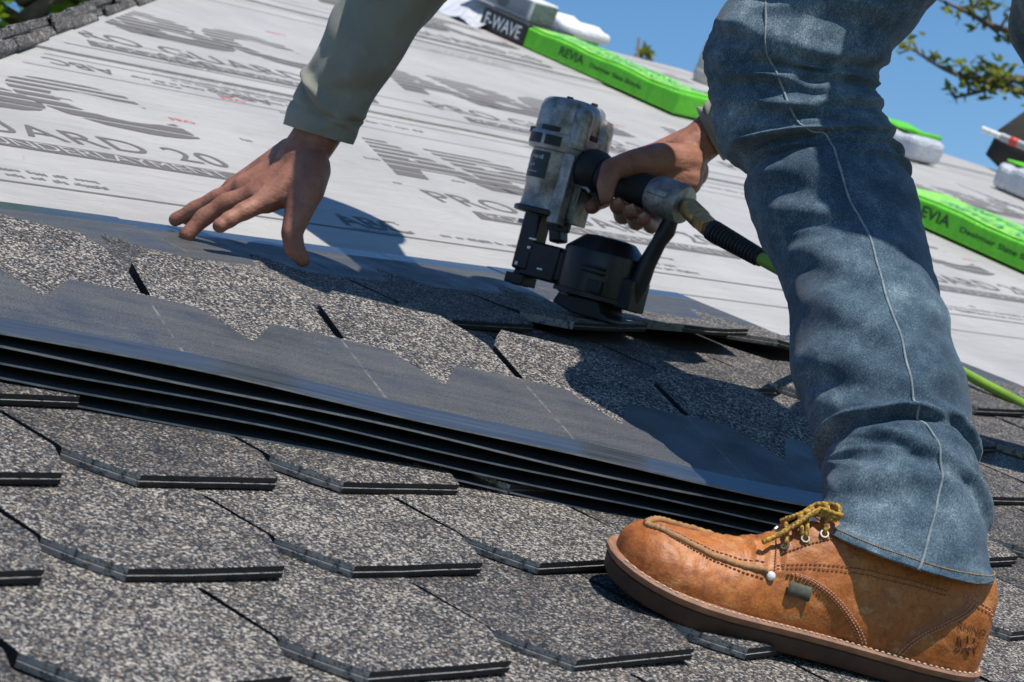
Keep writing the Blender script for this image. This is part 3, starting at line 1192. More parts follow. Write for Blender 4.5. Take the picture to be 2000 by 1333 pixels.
b = MB()
rsl, _ = leg_rings(SLEEVE_L, 72, 150, sleeve_folds, bk=0.9, seed=8.0)
b.rings(rsl, False, False)
inn = [[p * 0.95 + (sum(r, Vector()) / len(r)) * 0.05 for p in r] for r in rsl[:14]]
b.rings(inn, False, False)
b._add(rsl[0] + inn[0], [(k, (k + 1) % 72, 72 + (k + 1) % 72, 72 + k) for k in range(72)])
SLEEVE_R = [((2.1608, 1.6972, 0.2946), (2.1861, 1.6521, 0.2484)), ((2.1661, 1.6886, 0.3109), (2.1934, 1.6402, 0.2616)), ((2.1591, 1.6622, 0.3483), (2.1927, 1.6057, 0.2969)), ((2.1360, 1.6179, 0.4167), (2.1771, 1.5534, 0.3676)), ((2.0955, 1.5920, 0.4799), (2.1507, 1.5177, 0.4506)), ((2.0331, 1.5984, 0.5629), (2.1017, 1.5148, 0.5524)), ((1.9839, 1.6173, 0.6356), (2.0618, 1.5302, 0.6466)), ((1.9330, 1.6299, 0.6835), (2.0167, 1.5389, 0.7032))]
rsr, _ = leg_rings(SLEEVE_R, 48, 80, lambda t, ph: 0.002 * sin(9 * t + 2 * ph), bk=0.9, seed=12.0)
b.rings(rsr, False, False)
inn = [[p * 0.95 + (sum(r, Vector()) / len(r)) * 0.05 for p in r] for r in rsr[:10]]
b.rings(inn, False, False)
b._add(rsr[0] + inn[0], [(k, (k + 1) % 48, 48 + (k + 1) % 48, 48 + k) for k in range(48)])
TORSO = [((1.8151, 1.0873, 0.8588), (0.0464, -0.0667, -0.0376), (0.0849, 0.0508, 0.0147)), ((1.8118, 1.1363, 0.8528), (0.0602, -0.0944, -0.0720), (0.1342, 0.0841, 0.0228)), ((1.8200, 1.2594, 0.8262), (0.0482, -0.0870, -0.0915), (0.1550, 0.1073, 0.0239)), ((1.8558, 1.3513, 0.8032), (0.0366, -0.0794, -0.1088), (0.2089, 0.1521, 0.0291)), ((1.9164, 1.4640, 0.7870), (0.0243, -0.0718, -0.1288), (0.1739, 0.1329, 0.0220)), ((1.9092, 1.5560, 0.7551), (0.0151, -0.0646, -0.1396), (0.1622, 0.1322, 0.0178)), ((1.8604, 1.6307, 0.7147), (0.0095, -0.0568, -0.1358), (0.1500, 0.1315, 0.0137)), ((1.8143, 1.6863, 0.6734), (-0.0003, -0.0384, -0.1150), (0.1244, 0.1156, 0.0088)), ((1.7824, 1.7129, 0.6421), (-0.0002, -0.0227, -0.0680), (0.0720, 0.0692, 0.0039))]
tr = []
for c, ex, ey in TORSO:
    c, ex, ey = Vector(c), Vector(ex), Vector(ey)
    tr.append([c + ex * cos(2 * pi * k / 40) + ey * sin(2 * pi * k / 40) for k in range(40)])
b.rings(tr, True, True)
shirt = b.build('shirt', M_SHIRT, person, smooth=True)
# ---------------------------------------------------------------- body
b = MB()


def chain(pts, rads):
    for i in range(len(pts) - 1):
        b.capsule(pts[i], pts[i + 1], rads[i], rads[i + 1])


HANDL = [([(1.6754, 1.7948, 0.1882), (1.6667, 1.7997, 0.1492), (1.6559, 1.7990, 0.1239)], [0.0270, 0.0260, 0.0260]),
         ([(1.6641, 1.8118, 0.1295), (1.6449, 1.8229, 0.0958), (1.6260, 1.8376, 0.0741)], [0.0220, 0.0190, 0.0160]),
         ([(1.6578, 1.7971, 0.1248), (1.6359, 1.8011, 0.0935), (1.6183, 1.8081, 0.0767)], [0.0230, 0.0190, 0.0155]),
         ([(1.6540, 1.7814, 0.1209), (1.6319, 1.7819, 0.0928), (1.6143, 1.7848, 0.0776)], [0.0220, 0.0190, 0.0150]),
         ([(1.6651, 1.8249, 0.1250), (1.6467, 1.8491, 0.0865), (1.6304, 1.8608, 0.0650)], [0.0190, 0.0160, 0.0130]),
         ([(1.6143, 1.7848, 0.0776), (1.6014, 1.7859, 0.0691), (1.5887, 1.7869, 0.0607), (1.5812, 1.7874, 0.0549), (1.5737, 1.7879, 0.0491), (1.5696, 1.7883, 0.0453), (1.5655, 1.7886, 0.0415)], [0.0135, 0.0108, 0.0109, 0.0090, 0.0099, 0.0081, 0.0088]),
         ([(1.6183, 1.8081, 0.0767), (1.6080, 1.8182, 0.0663), (1.5977, 1.8283, 0.0560), (1.5903, 1.8333, 0.0451), (1.5829, 1.8383, 0.0343), (1.5760, 1.8393, 0.0228), (1.5691, 1.8403, 0.0115)], [0.0140, 0.0116, 0.0123, 0.0100, 0.0109, 0.0087, 0.0092]),
         ([(1.6260, 1.8376, 0.0741), (1.6184, 1.8483, 0.0632), (1.6108, 1.8590, 0.0522), (1.6047, 1.8673, 0.0420), (1.5986, 1.8756, 0.0318), (1.5932, 1.8820, 0.0227), (1.5878, 1.8884, 0.0135)], [0.0135, 0.0109, 0.0112, 0.0092, 0.0100, 0.0079, 0.0083]),
         ([(1.6304, 1.8608, 0.0650), (1.6270, 1.8692, 0.0547), (1.6235, 1.8776, 0.0444), (1.6211, 1.8835, 0.0371), (1.6187, 1.8893, 0.0297), (1.6162, 1.8955, 0.0209), (1.6137, 1.9017, 0.0121)], [0.0120, 0.0098, 0.0102, 0.0082, 0.0088, 0.0071, 0.0075]),
         ([(1.6545, 1.7780, 0.1222), (1.6425, 1.7604, 0.1031), (1.6310, 1.7484, 0.0835), (1.6204, 1.7368, 0.0588), (1.6233, 1.7285, 0.0444), (1.6313, 1.7193, 0.0357)], [0.0240, 0.0210, 0.0165, 0.0122, 0.0115, 0.0088]),
         ([(1.6328, 1.7768, 0.0900), (1.6378, 1.7552, 0.0896)], [0.0140, 0.0160])]
HANDR = [([(2.1860, 1.6698, 0.3004), (2.1729, 1.6748, 0.2701), (2.1476, 1.6791, 0.2417)], [0.0260, 0.0260, 0.0260]),
         ([(2.1570, 1.6868, 0.2503), (2.1326, 1.7071, 0.2265), (2.1092, 1.7279, 0.2073)], [0.0230, 0.0180, 0.0140]),
         ([(2.1555, 1.6852, 0.2406), (2.1355, 1.7002, 0.2159), (2.1146, 1.7115, 0.2004)], [0.0230, 0.0180, 0.0140]),
         ([(2.1505, 1.6722, 0.2312), (2.1348, 1.6829, 0.2087), (2.1176, 1.6904, 0.1951)], [0.0230, 0.0180, 0.0130]),
         ([(2.1453, 1.6603, 0.2248), (2.1283, 1.6567, 0.2021), (2.1139, 1.6608, 0.1875)], [0.0220, 0.0180, 0.0140]),
         ([(2.1092, 1.7279, 0.2073), (2.1042, 1.7289, 0.1928), (2.0991, 1.7300, 0.1784), (2.0837, 1.7210, 0.1684), (2.0683, 1.7120, 0.1585), (2.0514, 1.7045, 0.1550), (2.0346, 1.6971, 0.1515)], [0.0130, 0.0107, 0.0112, 0.0093, 0.0102, 0.0084, 0.0092]),
         ([(2.1146, 1.7115, 0.2004), (2.1102, 1.7076, 0.1856), (2.1059, 1.7038, 0.1707), (2.0898, 1.6917, 0.1609), (2.0737, 1.6797, 0.1513), (2.0489, 1.6660, 0.1602), (2.0242, 1.6522, 0.1689)], [0.0130, 0.0109, 0.0116, 0.0099, 0.0112, 0.0092, 0.0100]),
         ([(2.1176, 1.6904, 0.1951), (2.1145, 1.6857, 0.1818), (2.1113, 1.6809, 0.1685), (2.0944, 1.6702, 0.1599), (2.0776, 1.6595, 0.1514), (2.0517, 1.6455, 0.1603), (2.0259, 1.6314, 0.1691)], [0.0125, 0.0106, 0.0114, 0.0097, 0.0110, 0.0090, 0.0098]),
         ([(2.1139, 1.6608, 0.1875), (2.1098, 1.6560, 0.1778), (2.1056, 1.6513, 0.1682), (2.0907, 1.6430, 0.1617), (2.0758, 1.6346, 0.1553), (2.0508, 1.6219, 0.1619), (2.0260, 1.6090, 0.1685)], [0.0120, 0.0098, 0.0102, 0.0086, 0.0098, 0.0079, 0.0085]),
         ([(2.1287, 1.6589, 0.2331), (2.0858, 1.6641, 0.2308), (2.0447, 1.6662, 0.2208), (2.0189, 1.6754, 0.2057), (2.0061, 1.6640, 0.1882), (2.0039, 1.6564, 0.1766)], [0.0250, 0.0210, 0.0165, 0.0135, 0.0118, 0.0095]),
         ([(2.1239, 1.6507, 0.2156), (2.1014, 1.6602, 0.2126)], [0.0240, 0.0200])]
for H_ in (HANDL, HANDR):
    for pts, rads in H_:
        chain([Vector(p) for p in pts], rads)
for pts, rads in [([(1.7419, 1.6459, 0.6298), (1.7268, 1.7698, 0.4321), (1.7075, 1.7945, 0.3216), (1.6785, 1.7954, 0.2004)], [0.0400, 0.0340, 0.0300, 0.0250]),
         ([(2.0018, 1.5703, 0.6515), (2.1235, 1.5526, 0.4598), (2.1638, 1.6150, 0.3645), (2.1860, 1.6698, 0.3004)], [0.0400, 0.0340, 0.0280, 0.0260]),
         ([(1.7565, 1.6622, 0.6355), (1.8579, 1.6443, 0.6999), (1.9844, 1.5823, 0.6733)], [0.0500, 0.0850, 0.0600]),
         ([(1.8604, 1.6307, 0.7147), (1.9093, 1.4711, 0.7836), (1.8133, 1.1275, 0.8316)], [0.0800, 0.0700, 0.0600]),
         ([(1.8516, 1.6947, 0.6874), (1.9035, 1.8361, 0.6802), (1.9621, 1.9859, 0.6739), (1.9672, 2.0161, 0.6880)], [0.0700, 0.0550, 0.0850, 0.0850]),
         ([(1.7656, 1.1400, 0.7505), (1.7277, 1.2188, 0.5732), (1.6755, 1.2218, 0.4246), (1.6775, 1.1616, 0.3463), (1.6416, 1.0397, 0.2570), (1.5707, 0.9249, 0.1842), (1.5461, 0.8738, 0.1343)], [0.0350, 0.0450, 0.0420, 0.0340, 0.0330, 0.0300, 0.0280]),
         ([(1.8724, 1.0930, 0.7939), (2.3784, 1.3390, 0.5212), (2.5475, 1.1916, 0.2020)], [0.0350, 0.0350, 0.0350])]:
    chain([Vector(p) for p in pts], rads)
body = b.build('body', M_SKIN, person, smooth=True)
rm = body.modifiers.new('skin', 'REMESH')
rm.mode = 'VOXEL'
rm.voxel_size = 0.0022
rm.use_smooth_shade = True
sm = body.modifiers.new('relax', 'SMOOTH')
sm.factor = 0.5
sm.iterations = 5
dg = bpy.context.evaluated_depsgraph_get()
bme = bpy.data.meshes.new_from_object(body.evaluated_get(dg))
body.modifiers.clear()
old = body.data
body.data = bme
bpy.data.meshes.remove(old)
if not body.data.materials:
    body.data.materials.append(M_SKIN)
body.data.polygons.foreach_set('use_smooth', [True] * len(body.data.polygons))
# finger nails of the gripping hand and the thumb of the other
M_NAIL = plain('finger_nail', (0.46, 0.27, 0.20), 0.35, 0.1, 80.0)
for p, along, nrm, sz in [((2.0170, 1.6471, 0.1719), (0.0102, -0.0031, -0.0113), (-0.7667, -0.6261, 0.1418), 0.0055), ((2.0188, 1.6267, 0.1726), (0.0118, -0.0021, -0.0121), (-0.7707, -0.6211, 0.1422), 0.0055), ((2.0194, 1.6053, 0.1711), (0.0120, -0.0023, -0.0074), (-0.7747, -0.6158, 0.1435), 0.0046)]:
    p, along, nrm = Vector(p), Vector(along).normalized(), Vector(nrm)
    nrm = (nrm - along * nrm.dot(along)).normalized()
    sdv = along.cross(nrm)
    nb = MB()
    n = 12
    grid = []
    for i in range(5):
        row = []
        for j in range(5):
            x, y = (i / 4 - 0.5) * 2, (j / 4 - 0.5) * 2
            row.append(p + along * (x * sz * 1.15 * (1 - 0.12 * y * y)) + sdv * (y * sz) + nrm * (-0.25 * sz * y * y - 0.12 * sz * x * x))
        grid.append(row)
    nb.rings(grid, False, False, closed=False)
    o = nb.build('finger_nail', M_NAIL, body, smooth=True)
    so = o.modifiers.new('thick', 'SOLIDIFY')
    so.thickness = 0.0009
# short dark hair under a cap is out of the frame; a plain cap covers the head
b = MB()
hc = Vector((1.9684, 2.0189, 0.7005))
b.lathe([(0.112, -0.02), (0.116, 0.02), (0.110, 0.06), (0.085, 0.10), (0.045, 0.122), (0.01, 0.128)], c=hc, n=32)
cap = b.build('cap', plain('cap_cloth', (0.05, 0.055, 0.065), 0.9, 0.2, 60.0), person, smooth=True)

# ---------------------------------------------------------------- boot
HEEL = Vector((1.5924, 0.7983, 0.0210))          # near edge of the sole under the heel
TOE = Vector((1.3621, 0.9778, 0.0210))            # near edge of the sole under the toe
BX = (TOE - HEEL)
BX.z = 0
BLEN = 0.318
BX.normalize()
BZ = Vector((0, 0, 1))
BY = BZ.cross(BX)                 # towards the camera
BO = HEEL.copy()
BM = Matrix(((BX.x, BY.x, BZ.x, BO.x), (BX.y, BY.y, BZ.y, BO.y), (BX.z, BY.z, BZ.z, BO.z), (0, 0, 0, 1)))
ST = [  # x, half width, top, taper towards the top
    (-0.004, 0.006, 0.070, 0.3), (0.000, 0.018, 0.084, 0.3), (0.008, 0.027, 0.096, 0.34), (0.025, 0.034, 0.102, 0.38), (0.05, 0.0375, 0.106, 0.45), (0.085, 0.038, 0.110, 0.50), (0.115, 0.038, 0.110, 0.52),
    (0.14, 0.039, 0.104, 0.56), (0.165, 0.041, 0.094, 0.58), (0.19, 0.044, 0.080, 0.55), (0.215, 0.047, 0.068, 0.46), (0.24, 0.049, 0.062, 0.36), (0.262, 0.048, 0.0585, 0.32),
    (0.28, 0.043, 0.0555, 0.28), (0.293, 0.034, 0.0495, 0.26), (0.302, 0.022, 0.041, 0.25), (0.306, 0.008, 0.033, 0.25)]
ZSOLE = 0.0225


def st_at(x):
    if x <= ST[0][0]:
        return ST[0]
    for s0, s1 in zip(ST, ST[1:]):
        if s0[0] <= x <= s1[0]:
            u = (x - s0[0]) / (s1[0] - s0[0])
            return tuple(a + (c - a) * u for a, c in zip(s0, s1))
    return ST[-1]


def spring(x):
    return 0.010 * max(0.0, (x - 0.20) / 0.11) ** 2


def quarter_edge(x, th):
    """1 behind the front edge of the side panel, 0 on the vamp; th in degrees from the top"""
    if th < 58:
        ex = 0.196
    else:
        ex = 0.196 - 0.098 * ((th - 58) / 40.0) ** 0.75
    return smoothstep(ex + 0.0025, ex - 0.0005, x)


def counter_edge(x, th):
    ex = 0.030 + 0.052 * smoothstep(52, 96, th)
    return smoothstep(ex + 0.0022, ex, x) * smoothstep(50, 54, th)


def boot_surf(x, deg, out=0.0):
    """deg: 0 on the top ridge, +90 at the near side of the sole, -90 far side"""
    _, hw_, top, k = st_at(x)
    th = math.radians(deg)
    zn = cos(th)                        # 1 top .. 0 at the welt
    zz = abs(zn) ** 0.82 * (1 if zn >= 0 else -1)
    wide = hw_ * (1 - k * max(0.0, zz) ** 1.9)
    yy = math.copysign(abs(sin(th)) ** 0.80, sin(th)) * wide
    z = ZSOLE + (top - ZSOLE) * max(zz, -0.02) + spring(x)
    p = Vector((x, yy, z))
    n = Vector((0, sin(th), zn * 0.9 + 0.1))
    if x > 0.27:
        n.x = (x - 0.27) / 0.036 * 1.3
    if x < 0.02:
        n.x = -(0.02 - x) / 0.02 * 1.2
    n.normalize()
    d = out
    ad = abs(deg)
    d += 0.0016 * quarter_edge(x, ad) + 0.0013 * counter_edge(x, ad)
    # toe cap: the plug inside the raised seam sits a little lower
    if x > 0.185:
        lim = apron_deg(x)
        d -= 0.0018 * smoothstep(lim + 4, lim - 6, ad)
    # walking creases across the vamp and dents
    cr = exp(-((x - 0.205) / 0.022) ** 2)
    d += cr * 0.0034 * noise.noise(Vector((x * 210 + 0.02 * deg, deg * 0.035, 2.0))) * smoothstep(85, 30, ad)
    d += exp(-((x - 0.262) / 0.02) ** 2) * 0.0012 * noise.noise(Vector((x * 170, deg * 0.03, 9.0))) * smoothstep(40, 60, ad)
    d += 0.0016 * noise.noise(Vector((x * 32, yy * 32, z * 32))) + 0.0007 * noise.noise(Vector((x * 110, yy * 110, z * 110)))
    return p + n * d


def apron_deg(x):
    if x > 0.291:
        return 0.0
    u = max(0.0, min(1.0, (0.291 - x) / 0.093))
    return 46.0 * u ** 0.42 + 10 * u


def bw(p):
    return BM @ p


boot = empty('boot', BM @ Vector((0.15, 0, 0)), person)
b = MB()
NX, NA = 150, 84
rr_ = []
for i in range(NX):
    t = i / (NX - 1)
    x = -0.004 + 0.310 * (0.5 - 0.5 * cos(pi * t) if False else t)
    rr_.append([bw(boot_surf(x, -96 + 192 * k / (NA - 1))) for k in range(NA)])
b.rings(rr_, True, True, closed=False)
b.build('upper', M_LEATHER, boot, smooth=True)

# sole: rubber wedge, leather welt
M_WELT = plain('welt_leather', (0.27, 0.135, 0.078), 0.62, 0.35, 60.0, bump=0.3, bscale=300.0)
M_SOLE = plain('sole_edge', (0.055, 0.030, 0.020), 0.6, 0.45, 40.0, bump=0.3, bscale=200.0)


def sole_outline(off, n=90):
    near, far = [], []
    for i in range(n + 1):
        t = i / n
        x = -0.004 + 0.310 * t
        w = st_at(x)[1]
        near.append((x, w))
    # offset outward
    res = []
    for i, (x, w) in enumerate(near):
        a = near[max(i - 1, 0)]
        c = near[min(i + 1, n)]
        tx, ty = c[0] - a[0], c[1] - a[1]
        l = sqrt(tx * tx + ty * ty)
        res.append((x - ty / l * off * (1 if True else 0), w + tx / l * off))
    return res


def sole_layer(z0, z1, off0, off1, name, mat, wedge=False, bev=0.0015):
    b = MB()
    rs = []
    for z, off in ((z0, off0 - bev), (z0 + bev, off0), (z1 - bev, off1), (z1, off1 - bev)):
        near = sole_outline(off)
        ring = [Vector((x, y, 0)) for x, y in near] + [Vector((x, -y, 0)) for x, y in reversed(near)]
        for p in ring:
            p.z = z + spring(p.x) * (1.0 if z > 0.002 else 1.15)
        rs.append([bw(p) for p in ring])
    b.rings(rs)
    return b.build(name, mat, boot, smooth=True, autosmooth=40)


sole_layer(0.0, 0.0152, 0.0035, 0.0050, 'sole', M_SOLE)
sole_layer(0.0154, 0.0222, 0.0068, 0.0074, 'welt', M_WELT)
M_WHITE_THREAD = plain('pale_thread', (0.50, 0.42, 0.33), 0.8, 0.2, 200.0)
M_DARK_THREAD = plain('brown_thread', (0.20, 0.075, 0.035), 0.8, 0.2, 200.0)
M_PINK_THREAD = plain('rose_thread', (0.50, 0.27, 0.19), 0.8, 0.2, 200.0)


def stitches(name, curve, n, mat, r=0.00055, fill=0.62, out=0.0006):
    """curve(t) gives (x, deg) on the upper"""
    b = MB()
    for k in range(n):
        q = []
        for s in (0.0, 0.5, 1.0):
            x, d = curve((k + s * fill) / n)
            q.append(bw(boot_surf(x, d, out + 0.0004 * sin(pi * s))))
        b.tube(q, r, 5)
    return b.build(name, mat, boot, smooth=True)


# welt stitching lies on the rim of the welt
b = MB()
rim = sole_outline(0.0046, 240)
for k in range(2, 238, 4):
    q = [bw(Vector((rim[k + s][0], rim[k + s][1], 0.0226 + spring(rim[k + s][0]) + 0.0004 * (s == 1)))) for s in (0, 1, 2)]
    b.tube(q, 0.0008, 5)
b.build('welt_stitching', M_WHITE_THREAD, boot, smooth=True)

# raised moccasin seam round the toe
b = MB()
pts = []
for i in range(121):
    t = i / 120 * 2 - 1
    x = 0.2915 - 0.0955 * abs(t) ** 1.75
    pts.append(bw(boot_surf(x, math.copysign(apron_deg(x), t), 0.0006)))
b.tube(pts, [0.0029 + 0.0004 * sin(i * 1.9) for i in range(121)], 9)
b.build('toe_seam', plain('seam_leather', (0.33, 0.17, 0.065), 0.75, 0.35, 120.0, bump=0.4, bscale=350.0), boot, smooth=True)
stitches('toe_stitching', lambda t: (0.289 - 0.092 * t ** 1.75, apron_deg(0.2915 - 0.0955 * t ** 1.75) + 6.5), 40, M_DARK_THREAD)
stitches('plug_stitching', lambda t: (0.284 - 0.087 * t ** 1.75, max(2, apron_deg(0.2915 - 0.0955 * t ** 1.75) - 9)), 34, M_PINK_THREAD)


def q_edge(d):
    return 0.196 - (0.0 if d < 58 else 0.098 * ((d - 58) / 40.0) ** 0.75)


for k, off in enumerate((0.005, 0.0085, 0.012)):
    stitches('side_stitching', lambda t, off=off: (q_edge(60 + 34 * t) - off, 60 + 34 * t), 34, M_PINK_THREAD if k else M_DARK_THREAD)
stitches('front_stitching', lambda t: (0.191, 20 + 38 * t), 14, M_DARK_THREAD)
for k, d0 in enumerate((52, 55)):
    stitches('panel_stitching', lambda t, d0=d0: (0.189 - 0.14 * t, d0 + 3 * sin(pi * t)), 40, M_DARK_THREAD, 0.0004)
stitches('collar_stitching', lambda t: (0.187 - 0.055 * t, 42 - 14 * t), 20, M_DARK_THREAD)
for off in (0.004, 0.0075):
    stitches('heel_stitching', lambda t, off=off: (0.030 + 0.052 * smoothstep(52, 96, 55 + 36 * t) - off, 55 + 36 * t), 30, M_PINK_THREAD)
for d0 in (50, 53.5):
    stitches('heel_top_stitching', lambda t, d0=d0: (0.034 - 0.034 * t, d0), 10, M_PINK_THREAD)

# eyelets
M_EYE = plain('eyelet_metal', (0.24, 0.22, 0.19), 0.45, 0.1, 100.0, metal=0.6)
EYES = [(0.185, 35), (0.171, 31), (0.157, 28)]


def ring_on(x, d, r_out, r_in, h, n=6):
    c = boot_surf(x, d, 0.0012)
    e = boot_surf(x + 0.002, d, 0.0012) - c
    f = boot_surf(x, d + 3, 0.0012) - c
    e.normalize()
    nrm = f.cross(e).normalized()
    if nrm.z < 0:
        nrm = -nrm
    f = nrm.cross(e)
    rs = []
    for rad, hh in ((r_in, 0), (r_out, 0.0), (r_out * 0.92, h), (r_in * 1.15, h), (r_in, h * 0.4)):
        rs.append([bw(c + e * (rad * cos(2 * pi * k / n)) + f * (rad * sin(2 * pi * k / n)) + nrm * hh) for k in range(n)])
    return rs, bw(c + nrm * h), (BM.to_3x3() @ nrm)


eye_pts = []
for x, d in EYES:
    b = MB()
    rs, cc, nn = ring_on(x, d, 0.0040, 0.0022, 0.0015, 8)
    b.rings(rs, False, False)
    b.build('eyelet', M_EYE, boot, smooth=True, autosmooth=30)
    eye_pts.append((cc, nn))
    rs2, cc2, nn2 = ring_on(x, -d, 0.0047, 0.0022, 0.0015, 8)
    b = MB()
    b.rings(rs2, False, False)
    b.build('eyelet', M_EYE, boot, smooth=True, autosmooth=30)
# rivet
b = MB()
c = boot_surf(0.193, 61, 0.0016)
n = Vector((0.05, sin(math.radians(61)), cos(math.radians(61)))).normalized()
e = n.orthogonal().normalized()
f = n.cross(e)
b.rings([[bw(c + (e * cos(2 * pi * k / 16) + f * sin(2 * pi * k / 16)) * r + n * h) for k in range(16)] for r, h in ((0.0038, -0.0005), (0.0036, 0.0012), (0.0024, 0.0022), (0.0006, 0.0026))])
b.build('rivet', plain('rivet_metal', (0.82, 0.81, 0.78), 0.25, 0.05, 60.0, metal=0.3), boot, smooth=True)
# fabric tag sewn under the panel edge
b = MB()
tg = []
for i in range(6):
    t = i / 5
    x = 0.178 - 0.019 * t
    row = []
    for j in range(5):
        row.append(bw(boot_surf(x, 66 + 3.4 * t + j * (2.0 - 0.6 * t * (1 - t)), 0.0022 + 0.0018 * sin(pi * j / 4) + 0.0008 * sin(7 * t))))
    tg.append(row)
b.rings(tg, False, False, closed=False)
o = b.build('side_tag', plain('tag_cloth', (0.075, 0.08, 0.06), 0.9, 0.4, 150.0), boot, smooth=True)
so = o.modifiers.new('thick', 'SOLIDIFY')
so.thickness = 0.0012
# laces
M_LACE = NT('lace_cord')
_co = M_LACE.coord('Object')
_n = M_LACE.noise(_co, 420.0, 3.0, 0.7)
M_LACE.col(M_LACE.mix(M_LACE.ramp(_n, [(0.4, 0.0), (0.62, 1.0)]), (0.14, 0.065, 0.012), (0.62, 0.36, 0.045)))
M_LACE.rough(0.8)
M_LACE.bump(_n, 0.6, 0.001)
M_LACE = M_LACE.mat


def lace(pts, r=0.0019, nm='lace'):
    b = MB()
    pp = catmull([Vector(p) for p in pts], 40)
    b.tube([bw(p) for p in pp], [r * (1 + 0.12 * sin(k * 1.7)) for k in range(40)], 8)
    return b.build(nm, M_LACE, boot, smooth=True)


def S(x, d, o):
    return boot_surf(x, d, o)


def SL(x, d, o):
    return boot_surf(x + 0.018, d, o)


for (x, d) in EYES:
    lace([S(x, d, -0.002), S(x, d - 5, 0.004), S(x + 0.001, 6, 0.007), S(x - 0.002, -12, 0.006), S(x - 0.004, -d, 0.0)])
lace([SL(0.155, 27, 0.0), SL(0.158, 22, 0.006), SL(0.160, 10, 0.010), SL(0.152, 0, 0.014), SL(0.144, 4, 0.016), SL(0.140, 14, 0.012)], 0.0021)
for k in range(3):
    a = 0.0022 * k
    lace([S(0.168 - a, 4, 0.008 + a), S(0.161, 12, 0.010 + a), S(0.154 - a, 18, 0.009 + a), S(0.150, 14, 0.008 + a), S(0.151, 4, 0.010 + a), S(0.158, -3, 0.010 + a), S(0.166, -2, 0.009 + a)], 0.0018)
lace([SL(0.146, 6, 0.013), SL(0.156, 14, 0.012), SL(0.167, 22, 0.010), SL(0.178, 27, 0.009), SL(0.186, 30, 0.0075)], 0.0021)
lace([SL(0.150, 2, 0.012), SL(0.158, 6, 0.012), SL(0.166, 4, 0.010), SL(0.170, -4, 0.008)], 0.002)
# heel stamp
M_STAMP = plain('stamped_leather', (0.16, 0.052, 0.018), 0.6, 0.3, 200.0)
for body_t, sz, x0, d0, wd in (('RHINO', 0.0085, 0.034, 66.5, 0.027),):
    vs, fs = text_mesh(body_t, 1.0, Matrix.Identity(4), offset=0.01)
    xa, xb = min(p.x for p in vs), max(p.x for p in vs)
    ya, yb2 = min(p.y for p in vs), max(p.y for p in vs)
    b = MB()
    out = []
    for p in vs:
        tx = (p.x - xa) / (xb - xa)
        ty = (p.y - ya) / (yb2 - ya)
        out.append(bw(S(x0 - wd * tx, d0 + 4.6 * (1 - ty), 0.0005)))
    b._add(out, fs)
    b.build('heel_stamp', M_STAMP, boot)
b = MB()
for k, (xx, dd, l) in enumerate(((0.030, 74, 7), (0.027, 76, 6), (0.022, 73, 9), (0.016, 73, 10), (0.012, 75, 6), (0.019, 78, 4))):
    b.tube([bw(S(xx + 0.0015 * sin(j * 1.3 + k), dd + l * j / 5, 0.0004)) for j in range(6)], 0.0005, 5)
b.build('heel_stamp', M_STAMP, boot)

# the other boot, behind and to the right, outside the frame
shift = Vector((2.5531, 0.9508, 0.0210)) - (BM @ Vector((0.06, 0, 0)))
other = boot.copy()
link(other)
other.location = boot.location + shift
for ch in list(boot.children):
    cc = ch.copy()
    link(cc)
    cc.parent = other

# ================================================================ nail gun
M_ALU = NT('cast_aluminium')
_co = M_ALU.coord('Object')
_n = M_ALU.noise(_co, 45.0, 6.0, 0.7, 0.4)
_n2 = M_ALU.noise(_co, 320.0, 4.0, 0.7)
_c = M_ALU.mix(M_ALU.ramp(_n, [(0.38, 0.0), (0.62, 1.0)]), (0.20, 0.195, 0.185), (0.50, 0.50, 0.49))
_c = M_ALU.mix(M_ALU.ramp(_n2, [(0.58, 0.0), (0.68, 0.8)]), _c, (0.06, 0.055, 0.05))
M_ALU.col(_c)
M_ALU.rough(M_ALU.val(M_ALU.val(_n, 'MULTIPLY', 0.3), 'ADD', 0.3))
M_ALU.set(Metallic=0.65)
M_ALU.bump(_n2, 0.25, 0.0008)
M_ALU = M_ALU.mat
M_BLACK = plain('black_steel', (0.012, 0.013, 0.015), 0.42, 0.3, 90.0, bump=0.15, bscale=300.0)
M_PLASTIC = plain('black_plastic', (0.009, 0.011, 0.014), 0.36, 0.2, 60.0)
M_RUBBER = plain('grip_rubber', (0.014, 0.016, 0.02), 0.62, 0.25, 120.0, bump=0.3, bscale=500.0)
M_BRASS = plain('brass', (0.55, 0.36, 0.15), 0.4, 0.3, 90.0, metal=0.75)
M_SCREW = plain('screw_steel', (0.07, 0.05, 0.042), 0.5, 0.3, 120.0, metal=0.4)
M_LABEL = plain('label_plate', (0.022, 0.034, 0.034), 0.4, 0.2, 60.0)
M_LTXT = plain('label_lettering', (0.42, 0.45, 0.44), 0.5, 0.3, 200.0)
M_STEEL = plain('bright_steel', (0.6, 0.6, 0.6), 0.28, 0.15, 90.0, metal=0.85)

GO = Vector((2.0272, 1.7425, 0.0260))
GZ = (Vector((2.0469, 1.7864, 0.2586)) - GO).normalized()
GX = Vector((0.10, -1.0, 0.0))
GX = (GX - GZ * GX.dot(GZ)).normalized()
GY = GZ.cross(GX)
GH = (Vector((2.0469, 1.7864, 0.2586)) - GO).length / 0.2565
GM = Matrix(((GX.x, GY.x, GZ.x, GO.x), (GX.y, GY.y, GZ.y, GO.y), (GX.z, GY.z, GZ.z, GO.z), (0, 0, 0, 1))) @ Matrix.Diagonal((1.03, 1.05, GH, 1.0))
gun = empty('nail_gun', GO)
tag(gun, 'worn grey and black coil roofing nail gun held in the right hand', 'nail gun')


def gb():
    b = MB()
    b.M = GM
    return b


def gpart(b, name, mat, parent=None, **kw):
    kw.setdefault('smooth', True)
    kw.setdefault('autosmooth', 35)
    return b.build(name, mat, parent or gun, **kw)


